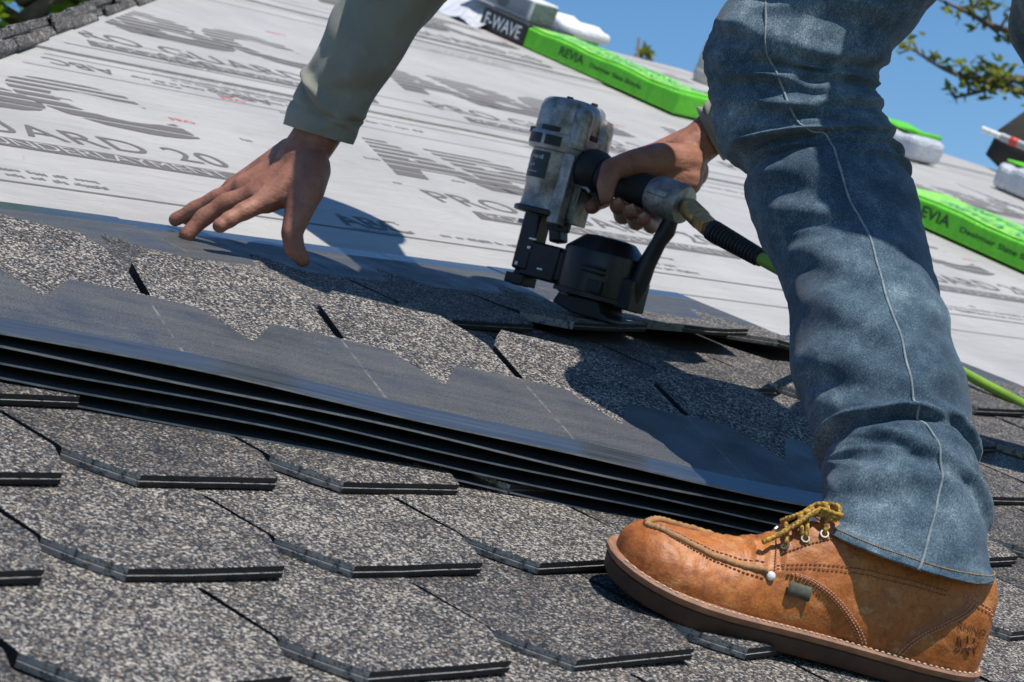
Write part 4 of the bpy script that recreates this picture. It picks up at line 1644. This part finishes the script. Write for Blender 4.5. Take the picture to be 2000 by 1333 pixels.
# cylinder housing
b = gb()
b.lathe([(0.028, 0.098), (0.034, 0.100), (0.0365, 0.104), (0.0345, 0.110), (0.034, 0.135), (0.0355, 0.14), (0.0355, 0.186), (0.033, 0.188)], n=40)
b.box((0.034, 0.0, 0.140), (0.026, 0.030, 0.088))
b.box((0.030, -0.024, 0.138), (0.016, 0.014, 0.094))
housing = gpart(b, 'housing', M_ALU, bevel=0.002)
b = gb()
b.lathe([(0.0372, 0.0985), (0.0405, 0.0995), (0.0405, 0.1055), (0.0372, 0.107)], n=40)
gpart(b, 'lower_flange', M_BLACK, bevel=0.0008, seg=1)
# cap with rib and screws
b = gb()
b.lathe([(0.037, 0.196), (0.0375, 0.200), (0.0365, 0.240), (0.0345, 0.2485), (0.030, 0.253), (0.02, 0.2555), (0.004, 0.2565)], n=40, power=0.8)
capo = gpart(b, 'cylinder_cap', M_ALU)
b = gb()
b.lathe([(0.0125, 0.192), (0.0125, 0.236), (0.0105, 0.243), (0.006, 0.247), (0.001, 0.248)], c=(0.030, -0.020, 0), n=24)
gpart(b, 'cap_rib', M_ALU)
b = gb()
b.lathe([(0.013, 0.182), (0.013, 0.230), (0.010, 0.238), (0.001, 0.241)], c=(0.033, 0.020, 0), n=24)
gpart(b, 'cap_rib', M_ALU)
for x, y, z in ((0.004, -0.020, 0.2525), (0.026, 0.0, 0.2525), (-0.018, 0.016, 0.2525), (-0.033, -0.024, 0.205), (0.0, 0.030, 0.253)):
    b = gb()
    b.lathe([(0.0042, z - 0.003), (0.0042, z + 0.0035), (0.0036, z + 0.0048), (0.002, z + 0.0049), (0.0018, z + 0.003)], c=(x, y, 0), n=12)
    gpart(b, 'screw', M_SCREW)
# exhaust band with dark windows
b = gb()
b.lathe([(0.0365, 0.183), (0.0415, 0.184), (0.0425, 0.187), (0.0425, 0.204), (0.0415, 0.207), (0.0385, 0.2075)], n=44)
gpart(b, 'exhaust_band', plain('band_alloy', (0.36, 0.35, 0.36), 0.4, 0.3, 80.0, metal=0.4))
for a0, a1 in ((-178, -150), (-142, -98), (-90, -62), (150, 176)):
    b = gb()
    rsx = []
    for k in range(9):
        an = radians(a0 + (a1 - a0) * k / 8)
        rsx.append([Vector((r * cos(an), r * sin(an), z)) for r, z in ((0.0420, 0.1888), (0.0432, 0.1892), (0.0432, 0.2020), (0.0420, 0.2024))])
    b.rings(rsx)
    gpart(b, 'exhaust_window', M_BLACK)
b = gb()
b.lathe([(0.0372, 0.2078), (0.0385, 0.208), (0.0385, 0.2145), (0.0372, 0.2148)], n=40)
gpart(b, 'cap_gasket', M_BLACK)
# label wrapped on the cylinder, facing the camera side
b = gb()
rsx = []
A0, A1 = -172, -78
for k in range(17):
    an = radians(A0 + (A1 - A0) * k / 16)
    rsx.append([Vector((r * cos(an), r * sin(an), z)) for r, z in ((0.0352, 0.1445), (0.0362, 0.1448), (0.0362, 0.1795), (0.0352, 0.1798))])
b.rings(rsx)
label = gpart(b, 'label', M_LABEL)


rl = random.Random(5)
b = gb()                                  # worn, unreadable lines of print
for z0, h, a0, a1 in ((0.1690, 0.0060, -162, -90), (0.1570, 0.0090, -158, -142), (0.1570, 0.0075, -138, -108), (0.1505, 0.0030, -140, -98)):
    a = a0
    while a < a1:
        w = rl.uniform(2.0, 5.0)
        zl, zh = z0 + rl.uniform(0, h * 0.3), z0 + h * rl.uniform(0.6, 1.0)
        q = [radians(a), radians(min(a + w, a1))]
        b._add([Vector((0.0366 * cos(t), 0.0366 * sin(t), z)) for t, z in ((q[0], zl), (q[1], zl), (q[1], zh), (q[0], zh))], [(0, 1, 2, 3)])
        a += w + rl.uniform(0.8, 1.8)
b.build('label_lettering', M_LTXT, label)
# front grip neck, handle, end cap
HZ = 0.166
HR = Matrix.Rotation(radians(7), 4, 'Y')
hx = Vector((cos(radians(7)), 0, -sin(radians(7))))


def along(prof, c0, n=26, sy=1.0, sz=1.0):
    """lathe profile along the handle axis"""
    b = gb()
    rs = []
    e2 = Vector((sin(radians(7)), 0, cos(radians(7))))
    for r, h in prof:
        rs.append([Vector(c0) + hx * h + Vector((0, 1, 0)) * (r * sy * cos(2 * pi * k / n)) + e2 * (r * sz * sin(2 * pi * k / n)) for k in range(n)])
    b.rings(rs)
    return b


HC = (0.03, 0.0, 0.172)
b = along([(0.018, 0.0), (0.026, 0.006), (0.0285, 0.014), (0.0275, 0.026), (0.0225, 0.034)], HC, sz=1.05)
gpart(b, 'grip_collar', M_RUBBER)
b = along([(0.0215, 0.028), (0.0205, 0.05), (0.0198, 0.075), (0.0205, 0.105), (0.0205, 0.112)], HC, sz=1.1)
gpart(b, 'grip', M_RUBBER)
b = along([(0.0218, 0.108), (0.0235, 0.112), (0.0245, 0.13), (0.0245, 0.146), (0.022, 0.152), (0.012, 0.1535)], HC, sz=1.1)
endcap = gpart(b, 'handle_end', M_ALU)
b = gb()
b.box(Vector(HC) + hx * 0.128 + Vector((0, -0.0235, 0.004)), (0.026, 0.006, 0.008), rot=HR.to_3x3())
gpart(b, 'end_rib', M_ALU, endcap, bevel=0.001)
b = along([(0.010, 0.150), (0.0105, 0.160), (0.009, 0.161)], HC)
gpart(b, 'air_port', M_STEEL)
# trigger
b = gb()
b.prism([(0.040, -0.005, 0.152), (0.060, -0.005, 0.150), (0.066, -0.005, 0.140), (0.072, -0.005, 0.130), (0.066, -0.005, 0.128), (0.058, -0.005, 0.138), (0.040, -0.005, 0.144)], (0, 0.010, 0))
gpart(b, 'trigger', M_BLACK, bevel=0.001)
b = gb()
b.tube([(0.038, -0.016, 0.148), (0.056, -0.016, 0.146), (0.062, -0.016, 0.142)], 0.0024, 8)
gpart(b, 'trigger_pin', M_STEEL)
# black lower frame: nose, drive guide, links, windows
b = gb()
b.box((-0.012, 0, 0.062), (0.024, 0.026, 0.078))
b.box((0.014, 0, 0.040), (0.050, 0.024, 0.048))
b.box((0.020, -0.004, 0.098), (0.016, 0.020, 0.060), rot=Matrix.Rotation(radians(-16), 3, 'Y'))
gpart(b, 'nose_frame', M_BLACK, bevel=0.003)
b = gb()
b.lathe([(0.0105, 0.002), (0.0125, 0.004), (0.0125, 0.016), (0.0100, 0.020), (0.0090, 0.05)], c=(-0.014, 0, 0), n=18)
b.box((-0.014, 0, 0.010), (0.026, 0.030, 0.014))
gpart(b, 'nose_tip', M_BLACK, bevel=0.002)
b = gb()
b.box((0.028, -0.012, 0.100), (0.030, 0.006, 0.006))
b.box((0.041, -0.012, 0.094), (0.006, 0.006, 0.018))
b.box((0.028, -0.012, 0.086), (0.030, 0.006, 0.005))
gpart(b, 'feed_lever', M_BLACK, bevel=0.001)
for x, y, z, w, h in ((-0.002, -0.0135, 0.066, 0.010, 0.003), (-0.016, -0.0135, 0.030, 0.004, 0.005), (0.018, -0.0125, 0.030, 0.008, 0.003), (-0.004, -0.0135, 0.054, 0.005, 0.004)):
    b = gb()
    b.box((x, y, z), (w, 0.002, h))
    gpart(b, 'fastener', M_STEEL, bevel=0.0004, seg=1)
b = gb()
b.tube([(-0.034, -0.004, 0.086), (-0.024, -0.004, 0.086)], 0.003, 10)
gpart(b, 'depth_pin', M_STEEL)
# coil magazine: drum with a faceted lid
MC = (0.094, 0.004, 0)
b = gb()
oct_ = [radians(11.25 + 22.5 * k) for k in range(16)]


def octring(r, z, sx=1.0):
    return [Vector((MC[0] + r * sx * cos(a), MC[1] + r * 0.94 * sin(a), z)) for a in oct_]


b.rings([octring(0.046, 0.008), octring(0.0495, 0.012), octring(0.0505, 0.066), octring(0.0495, 0.070), octring(0.030, 0.090), octring(0.018, 0.0915)])
mag = gpart(b, 'magazine', M_PLASTIC, bevel=0.003, autosmooth=25)
b = gb()
b.rings([octring(0.0525, 0.010), octring(0.0525, 0.0155), octring(0.050, 0.0165)], True, True)
gpart(b, 'magazine_rim', M_BLACK, mag)
b = gb()
b.box((0.112, -0.042, 0.050), (0.030, 0.006, 0.004))
b.box((0.112, -0.042, 0.043), (0.030, 0.006, 0.003))
b.box((0.118, -0.042, 0.026), (0.020, 0.008, 0.016))
gpart(b, 'magazine_latch', M_PLASTIC, mag, bevel=0.001)
b = gb()
b.box((0.052, 0.0, 0.040), (0.030, 0.020, 0.040))
gpart(b, 'feed_guide', M_BLACK, bevel=0.002)
# foot under the magazine and the strut up to the handle
b = gb()
b.prism([(0.058, -0.030, -0.006), (0.064, -0.030, 0.009), (0.120, -0.030, 0.009), (0.126, -0.030, -0.004), (0.142, -0.030, -0.009), (0.142, -0.030, -0.015), (0.086, -0.030, -0.014)], (0, 0.052, 0))
gpart(b, 'shingle_guide', M_BLACK, bevel=0.002)
b = gb()
b.tube([(0.072, -0.034, 0.0085), (0.080, -0.036, 0.0085)], 0.003, 10)
gpart(b, 'guide_screw', M_STEEL)
b = gb()
b.tube([(0.168, 0.0, 0.132), (0.166, 0.0, 0.116), (0.160, 0.0, 0.100), (0.152, 0.0, 0.070), (0.148, 0.0, 0.04), (0.142, 0.0, 0.018)], [0.009, 0.0105, 0.009, 0.0105, 0.012, 0.011], 14)
b.box((0.142, 0.0, 0.026), (0.022, 0.036, 0.040))
gpart(b, 'magazine_strut', M_BLACK, bevel=0.002)
# air coupler and hose
AP = GM @ (Vector(HC) + hx * 0.156)
CP = [AP, Vector((2.0118, 1.4988, 0.1934)), Vector((2.0110, 1.4197, 0.1893))]
d1 = (CP[1] - CP[0]).normalized()
hose = empty('air_hose', CP[1])
tag(hose, 'lime green air hose with brass coupler running from the nail gun behind the jeans', 'hose')
L1 = (CP[1] - CP[0]).length


def on_axis(p, d, prof, n=16):
    a = d.orthogonal().normalized()
    c = d.cross(a)
    b = MB()
    b.rings([[p + d * h + (a * cos(2 * pi * k / n) + c * sin(2 * pi * k / n)) * r for k in range(n)] for r, h in prof])
    return b


on_axis(CP[0] + d1 * 0.006, d1, [(0.008, 0), (0.0125, 0.002), (0.0125, L1 * 0.48), (0.0115, L1 * 0.5)]).build('coupler', M_BRASS, hose, smooth=True, autosmooth=35)
on_axis(CP[0] + d1 * (0.007 + L1 * 0.5), d1, [(0.0105, 0), (0.0128, 0.001), (0.0128, L1 * 0.3), (0.0105, L1 * 0.32)], 6).build('coupler_nut', M_BRASS, hose, smooth=False, bevel=0.0006)
on_axis(CP[0] + d1 * (0.007 + L1 * 0.82), d1, [(0.0088, 0), (0.0088, L1 * 0.14)], 16).build('ferrule', plain('copper_ferrule', (0.36, 0.17, 0.075), 0.4, 0.3, 80.0, metal=0.6), hose, smooth=True, autosmooth=35)
d2 = (CP[2] - CP[1]).normalized()
L2 = (CP[2] - CP[1]).length
prof = [(0.0125, 0)]
for k in range(14):
    h = L2 * (0.06 + 0.9 * k / 14)
    r = 0.0128 - 0.0022 * k / 14
    prof += [(r, h), (r, h + L2 * 0.036), (r * 0.88, h + L2 * 0.040), (r * 0.88, h + L2 * 0.060)]
prof += [(0.0095, L2)]
on_axis(CP[1] - d1 * 0.004, d2, prof, 18).build('bend_guard', M_RUBBER, hose, smooth=True, autosmooth=30)
b = MB()
hp = catmull([CP[2] - d2 * 0.02, CP[2], CP[2] + d2 * 0.06] + [Vector(p) for p in (((2.0477, 1.3874, 0.1737), (2.5171, 1.6095, 0.0600), (2.7036, 1.6293, 0.0340), (2.7967, 1.6073, 0.0310), (2.7899, 1.5343, 0.0310), (2.7796, 1.4527, 0.0310), (2.7507, 1.3422, 0.0310), (2.8153, 1.2313, 0.0310)))], 120)
b.tube(hp, 0.0073, 12)
b.build('tube', plain('hose_polymer', (0.20, 0.36, 0.035), 0.38, 0.15, 30.0), hose, smooth=True)

# ================================================================ bundles on the far roof
def film(name, c, r=0.28):
    m = NT(name)
    co = m.coord('Object')
    n = m.noise(m.coord('Object', (1.0, 3.0, 1.0)), 14.0, 5.0, 0.65, 0.8)
    m.col(m.mix(m.ramp(n, [(0.3, 0.0), (0.75, 1.0)]), tuple(x * 0.85 for x in c), tuple(min(1, x * 1.15) for x in c)))
    m.rough(m.ramp(n, [(0.3, r), (0.8, r + 0.2)]))
    m.bump(m.val(n, 'ADD', m.val(m.noise(m.coord('Object', (1.0, 2.5, 1.0)), 60.0, 4.0, 0.6, 1.0), 'MULTIPLY', 0.4)), 0.7, 0.012)
    return m.mat


M_GREEN = film('green_wrap', (0.13, 0.62, 0.02))
M_GREEN_LIT = film('sunlit_green_wrap', (0.30, 0.72, 0.10))  # paler copy of the green wrap, sunlight painted on bundle tops
M_BLACKWRAP = film('black_wrap', (0.02, 0.022, 0.024))
M_WHITEBOX = film('white_carton', (0.78, 0.78, 0.77), 0.4)
M_GREYWRAP = film('clear_wrap', (0.55, 0.57, 0.62), 0.2)
M_BOXPRINT = plain('carton_print', (0.12, 0.125, 0.13), 0.5, 0.3, 20.0)
M_WTXT = plain('white_lettering', (0.8, 0.8, 0.8), 0.5, 0.05, 20.0)
M_DTXT = plain('dark_green_lettering', (0.012, 0.07, 0.012), 0.5, 0.1, 20.0)
M_PTXT = plain('faint_green_lettering', (0.06, 0.34, 0.16), 0.5, 0.2, 20.0)


def slab(name, u0, u1, v0, v1, z0, z1, mat, parent=None, bev=0.006, rot=0.0, sag=0.0):
    b = MB()
    n = 10
    cx, cy = (u0 + u1) / 2, (v0 + v1) / 2
    rs = []
    for i in range(n + 1):
        v = v0 + (v1 - v0) * i / n
        w = sag * sin(i * 1.7 + u0 * 9)
        rs.append([Vector((x, v, z + (w if z == z1 else 0))) for x, z in ((u0, z0), (u1, z0), (u1, z1), (u0, z1))])
    b.rings(rs)
    if rot:
        R_ = Matrix.Rotation(rot, 3, 'Z')
        b.v = [Vector((cx, cy, 0)) + R_ @ (p - Vector((cx, cy, 0))) for p in b.v]
    return b.build(name, mat, parent, bevel=bev, seg=3)


def side_text(body, parent, u, v_hi, v_lo, z0, h, mat, name='lettering'):
    """lettering on a face that looks down the courses (towards -x); reads from high v to low v"""
    vs, fs = text_mesh(body, 1.0, Matrix.Identity(4), offset=0.015)
    xa, xb = min(p.x for p in vs), max(p.x for p in vs)
    ya, yb2 = min(p.y for p in vs), max(p.y for p in vs)
    b = MB()
    b._add([Vector((u, v_hi + (v_lo - v_hi) * (p.x - xa) / (xb - xa), z0 + h * (p.y - ya) / (yb2 - ya))) for p in vs], fs)
    return b.build(name, mat, parent)


def top_text(body, parent, u0, v_hi, v_lo, w, z, mat):
    vs, fs = text_mesh(body, 1.0, Matrix.Identity(4), offset=0.01)
    xa, xb = min(p.x for p in vs), max(p.x for p in vs)
    ya, yb2 = min(p.y for p in vs), max(p.y for p in vs)
    b = MB()
    b._add([Vector((u0 + w * (p.y - ya) / (yb2 - ya), v_hi + (v_lo - v_hi) * (p.x - xa) / (xb - xa), z)) for p in vs], fs)
    return b.build('lettering', mat, parent)


BT = 0.062
# bundle with the black end, standing left of the knee
g1 = empty('shingle_bundle', (4.5, 3.75, 0.008))
tag(g1, 'green wrapped shingle bundle with a black labelled end, under the white carton', 'bundle', 'green wrapped shingle bundles')
slab('wrap', 4.34, 4.53, 3.475, 4.035, 0.008, BT, M_GREEN, g1, sag=0.002)
slab('sunlit_top', 4.35, 4.52, 3.49, 4.03, BT + 0.001, BT + 0.005, M_GREEN_LIT, g1, 0.002, sag=0.003)  # thin slab that carries the painted sunlit green of the top
slab('black_end', 4.337, 4.534, 4.036, 4.21, 0.008, BT + 0.008, M_BLACKWRAP, g1, 0.008)
side_text('F-WAVE', g1, 4.335, 4.19, 4.05, 0.020, 0.036, M_WTXT)
side_text('REVIA', g1, 4.338, 3.90, 3.81, 0.026, 0.024, M_DTXT)
side_text('Designer Slate Shingle', g1, 4.338, 3.785, 3.60, 0.026, 0.016, M_DTXT)
for k in range(2):
    top_text('REVIA DESIGNER SLATE', g1, 4.375 + 0.075 * k, 3.98, 3.52, 0.045, BT + 0.0085, M_PTXT)
# bundle right of the leg
g2 = empty('shingle_bundle', (4.55, 2.55, 0.008))
tag(g2, 'bright green wrapped shingle bundle right of the denim leg', 'bundle', 'green wrapped shingle bundles')
slab('wrap', 4.355, 4.62, 2.12, 2.83, 0.004, BT, M_GREEN, g2, sag=0.002)
slab('sunlit_top', 4.365, 4.61, 2.13, 2.82, BT + 0.001, BT + 0.005, M_GREEN_LIT, g2, 0.002, sag=0.003)
side_text('REVIA', g2, 4.353, 2.735, 2.63, 0.024, 0.026, M_DTXT)
side_text('Designer Slate Shingle', g2, 4.353, 2.60, 2.36, 0.024, 0.016, M_DTXT)
for k in range(2):
    top_text('REVIA SHINGLE', g2, 4.39 + 0.11 * k, 2.70, 2.25, 0.06, BT + 0.0085, M_PTXT)
# low bundle behind with a white sheet on it
g3 = empty('shingle_bundle', (4.7, 4.28, 0.008))
tag(g3, 'small green bundle with a white sheet over it behind the black-ended bundle', 'bundle', 'green wrapped shingle bundles')
slab('wrap', 4.62, 4.78, 4.16, 4.39, 0.008, 0.048, M_GREEN, g3)
slab('white_sheet', 4.61, 4.80, 4.14, 4.40, 0.049, 0.085, M_WHITEBOX, g3, 0.014, sag=0.006)
# white carton on the bundle
g4 = empty('carton', (4.5, 4.1, BT + 0.01))
tag(g4, 'white carton with a dark printed side on top of the black-ended bundle', 'carton')
slab('box', 4.37, 4.47, 4.07, 4.33, BT + 0.0085, 0.128, M_WHITEBOX, g4, 0.004)
slab('printed_side', 4.3675, 4.3695, 4.08, 4.32, 0.078, 0.122, film('grey_print', (0.30, 0.31, 0.33), 0.4), g4, 0.0)
slab('grey_end_cover', 4.375, 4.465, 4.0665, 4.0685, 0.076, 0.122, film('grey_end_film', (0.20, 0.205, 0.22), 0.4), g4, 0.0)  # grey panel added to cover green light bounced onto the carton end
b = MB()
b.lathe([(0.001, 0.0), (0.05, 0.0), (0.05, 0.0012)], c=(0, 0, 0), n=24, axis='x', sx=0.42, sy=1.1)
b.v = [Vector((4.3662 - p.x, 4.18 + p.y, 0.098 + p.z * 0.3)) for p in b.v]
b.build('printed_picture', M_BOXPRINT, g4)
# crumpled clear wrap hanging off the end
b = MB()
rs = []
for i in range(15):
    t = i / 14
    v = 4.22 + 0.30 * t
    row = []
    for j in range(11):
        s = j / 10
        z = 0.11 * (1 - s) ** 1.5 * (0.7 + 0.5 * sin(t * 3)) + 0.010 + 0.018 * noise.noise(Vector((t * 6, s * 5, 1.7)))
        row.append(Vector((4.52 - 0.24 * s + 0.02 * noise.noise(Vector((t * 5, s * 4, 7.7))), v - 0.05 * s, max(z, 0.008))))
    rs.append(row)
b.rings(rs, False, False, closed=False)
o = b.build('plastic_wrap', M_GREYWRAP, smooth=True)
o.modifiers.new('thick', 'SOLIDIFY').thickness = 0.002
tag(o, 'crumpled clear plastic wrap spilling off beside the white carton', 'wrap')
# grey bundles right of the knee near the roof edge
g5 = empty('shingle_bundle', (5.74, 3.8, 0.008))
tag(g5, 'grey wrapped bundle with a green top edge by the roof edge right of the knee', 'bundle', 'pale bundles at the roof edge')
slab('wrap', 5.66, 5.82, 3.62, 4.0, 0.006, 0.075, M_GREYWRAP, g5, 0.02, sag=0.006)
slab('green_cover', 5.70, 5.84, 3.66, 4.0, 0.078, 0.088, M_GREEN, g5, 0.004, sag=0.004)
g6 = empty('shingle_bundle', (6.03, 3.37, 0.008))
tag(g6, 'white wrapped bundle at the right edge of the photo, below the metal bar', 'bundle', 'pale bundles at the roof edge')
slab('wrap', 5.92, 6.15, 3.25, 3.5, 0.006, 0.085, M_GREYWRAP, g6, 0.02, sag=0.006)
slab('green_strip', 5.98, 6.12, 3.44, 3.51, 0.088, 0.096, M_GREEN, g6, 0.004)
# bar with white tip and dark sack near the right edge
b6 = empty('metal_bar', (5.6064, 3.4029, 0.1748))
tag(b6, 'grey metal bar with a white tip and a red clamp above the dark sack', 'bar')
B0, B1 = Vector((5.6064, 3.4029, 0.1748)), Vector((5.6814, 3.1563, 0.1692))
dB = (B1 - B0).normalized()
b = MB()
b.tube([B0 + dB * 0.06, B1], 0.012, 10)
b.build('rod', plain('bar_metal', (0.30, 0.31, 0.33), 0.4, 0.2, 30.0, metal=0.4), b6, smooth=True, autosmooth=40)
b = MB()
b.tube([B0, B0 + dB * 0.065], 0.009, 10)
b.build('white_tip', M_WHITEBOX, b6, smooth=True, autosmooth=40)
b = MB()
b.lathe([(0.014, -0.012), (0.018, 0.0), (0.014, 0.012)], c=B0 + dB * 0.10, n=12)
b.build('clamp', plain('red_plastic', (0.55, 0.05, 0.03), 0.5, 0.1, 20.0), b6, smooth=True)
b = MB()
b.lathe([(0.10, 0.0), (0.16, 0.03), (0.15, 0.12), (0.10, 0.20), (0.06, 0.26), (0.05, 0.27)], c=(6.6580, 3.7901, 0.0100), n=20, sx=1.3)
for q in b.v:
    q += Vector((0.02, 0.02, 0.0)) * noise.noise(q * 9)
o = b.build('sack', plain('dark_cloth', (0.035, 0.03, 0.026), 0.9, 0.3, 20.0), smooth=True)
tag(o, 'dark brown sack at the right edge of the photo under the metal bar', 'sack')
b = MB()
b.lathe([(0.025, 0.0), (0.032, 0.03), (0.03, 0.12), (0.022, 0.14)], c=(5.3253, 4.2022, 0.0000), n=20)
b.M = None
b.lathe([(0.030, 0.02), (0.033, 0.025), (0.033, 0.045), (0.030, 0.05)], c=(5.3253, 4.2022, 0.0000), n=20)
o = b.build('vent_pipe', plain('pale_metal', (0.45, 0.44, 0.42), 0.5, 0.2, 20.0), smooth=True, autosmooth=40)
tag(o, 'pale vent pipe on the far roof just left of the knee', 'vent pipe')

# ================================================================ trees
def leaf_mat(name, c0, c1, tr=0.35):
    m = NT(name)
    info = m.n('ShaderNodeObjectInfo')
    n = m.noise(m.coord('Object'), 3.0, 2.0)
    m.col(m.mix(m.ramp(n, [(0.3, 0.0), (0.7, 1.0)]), c0, c1))
    m.rough(0.55)
    m.set(Transmission_Weight=0.0)
    out = m.t.nodes['Material Output']
    tl = m.n('ShaderNodeBsdfTranslucent')
    tl.inputs['Color'].default_value = (c1[0] * 1.6, c1[1] * 1.8, c1[2] * 0.8, 1)
    mx = m.n('ShaderNodeMixShader')
    mx.inputs[0].default_value = tr
    m.l(m.b.outputs[0], mx.inputs[1])
    m.l(tl.outputs[0], mx.inputs[2])
    m.l(mx.outputs[0], out.inputs['Surface'])
    return m.mat


M_LEAF = leaf_mat('leaf_green', (0.09, 0.16, 0.015), (0.22, 0.30, 0.04), 0.45)
M_LEAF2 = leaf_mat('leaf_olive', (0.07, 0.10, 0.012), (0.19, 0.20, 0.03), 0.4)
M_BARK = plain('bark', (0.13, 0.095, 0.07), 0.9, 0.4, 14.0, bump=0.6, bscale=40.0)


def leaf_quads(b, c, r, n, size, rnd, flat=1.0):
    for _ in range(n):
        d = Vector((rnd.gauss(0, 1), rnd.gauss(0, 1), rnd.gauss(0, 1) * flat))
        d = d.normalized() * (r * rnd.random() ** 0.5)
        p = c + d
        a = Vector((rnd.uniform(-1, 1), rnd.uniform(-1, 1), rnd.uniform(-0.5, 0.5))).normalized()
        n_ = Vector((rnd.uniform(-1, 1), rnd.uniform(-1, 1), rnd.uniform(0.1, 1))).normalized()
        w = a.cross(n_).normalized()
        s = size * rnd.uniform(0.6, 1.25)
        b._add([p - a * s, p + w * s * 0.42, p + a * s, p - w * s * 0.42], [(0, 1, 2, 3)])


def tree(name, base, height, crown, n_clump, leaves, size, label, mat, seed, spread=1.0, trunk_r=0.16, grp=None, low=0.35):
    """base and sizes in world metres, upright"""
    rnd = random.Random(seed)
    base = Vector(base)
    t = empty(name, UNTILT @ base)
    tag(t, label, 'tree', grp)
    wood = MB()
    top = base + Vector((rnd.uniform(-.3, .3), rnd.uniform(-.3, .3), height * 0.92))
    tp = [base + (top - base) * (i / 7) + Vector((rnd.uniform(-1, 1), rnd.uniform(-1, 1), 0)) * 0.02 * height * (0 < i) for i in range(8)]
    wood.tube(tp, [trunk_r * (1 - 0.85 * i / 7) for i in range(8)], 10)
    lf = MB()
    for k in range(n_clump):
        f = low + (1 - low) * (k + rnd.random()) / n_clump
        st = base + (top - base) * (f * 0.98)
        an = rnd.uniform(0, 2 * pi)
        rad = crown * spread * (1.05 - 0.75 * f) * rnd.uniform(0.35, 1.1) + 0.1
        e = st + Vector((cos(an) * rad, sin(an) * rad, rnd.uniform(0.05, 0.35) * crown))
        mid = (st + e) / 2 + Vector((0, 0, 0.08 * crown))
        wood.tube([st, mid, e], [trunk_r * 0.28, trunk_r * 0.18, trunk_r * 0.06], 6)
        leaf_quads(lf, e, crown * rnd.uniform(0.16, 0.30), leaves, size, rnd, 0.8)
        leaf_quads(lf, mid, crown * 0.14, leaves // 4, size, rnd, 0.8)
    for q in (wood, lf):
        q.v = [UNTILT @ p for p in q.v]
    wood.build('trunk', M_BARK, t, smooth=True)
    lf.build('crown', mat, t)
    return t


for k, (bx, h, cr, lab) in enumerate(((((5.226, 7.173, 0.0), 8.719, 1.30, 'green leafy tree in the upper left corner, nearest the frame edge'), ((6.033, 7.737, 0.0), 9.036, 1.40, 'green leafy tree right of the corner tree, beyond the dark hip'), ((8.297, 12.576, 0.0), 10.205, 2.00, 'leafy tree mostly outside the left edge of the photo')))):
    tree('leafy_tree', bx, h, cr, 50, 120, 0.05, lab, M_LEAF, 50 + k, grp='trees beyond the left hip', low=0.6, spread=1.5)
tree('slender_tree', (10.711, 8.448, 0.0), 8.612, 0.30, 9, 22, 0.05, 'thin leafy tree top poking up beyond the ridge right of the carton', M_LEAF2, 77, trunk_r=0.05, low=0.93)

# tree off to the right whose long boughs reach across the sky
t = empty('spreading_tree', (10.4049, 2.1786, -5.8467))
tag(t, 'tree at the right whose long thin leafy boughs cross the blue sky', 'tree')
rnd = random.Random(31)
wood, lf = MB(), MB()
base = Vector((10.4049, 2.1786, -5.8467))
crownp = Vector((10.3321, 5.1454, 0.2297))
wood.tube([base + (crownp - base) * (i / 6) for i in range(7)], [0.26 - 0.03 * i for i in range(7)], 12)
for path in ((((9.6486, 5.1488, 0.2083), (9.3189, 5.5176, 0.1619), (9.1867, 5.6669, 0.1477), (9.0709, 5.7983, 0.1370), (8.9516, 5.9510, 0.1773)), ((9.7151, 5.1518, 0.4473), (9.3831, 5.5345, 0.4341), (9.2190, 5.7142, 0.3998), (9.1178, 5.8387, 0.4192), (9.0085, 5.9713, 0.4346)), ((9.6517, 5.1303, 0.1639), (9.3480, 5.5039, 0.2220), (9.2361, 5.6121, 0.1558), (9.1740, 5.6626, 0.0910), (9.0986, 5.7288, 0.0266)), ((9.7244, 5.0961, 0.3142), (9.3745, 5.5855, 0.5562), (9.2541, 5.7447, 0.6120), (9.1207, 5.9015, 0.6156)))):
    pts = catmull([crownp] + [Vector(p) for p in path], 40)
    wood.tube(pts, [0.028 * (1 - i / 41) + 0.004 for i in range(40)], 6)
    i0 = 8
    for i in range(i0, 40):
        if rnd.random() < 0.5:
            c = pts[i] + Vector((rnd.uniform(-.12, .12), rnd.uniform(-.12, .12), rnd.uniform(-0.05, 0.10)))
            wood.tube([pts[i], c], [0.008, 0.004], 5)
            leaf_quads(lf, c, rnd.uniform(0.05, 0.10), rnd.randint(4, 11), 0.034, rnd, 0.55)
wood.build('trunk', M_BARK, t, smooth=True)
lf.build('crown', M_LEAF2, t)

# ================================================================ pitch the whole roof frame
bpy.context.view_layer.update()
for o in list(scene.objects):
    if o.parent is None and o.type in {'MESH', 'EMPTY'}:
        o.matrix_world = TILT @ o.matrix_basis
bpy.context.view_layer.update()
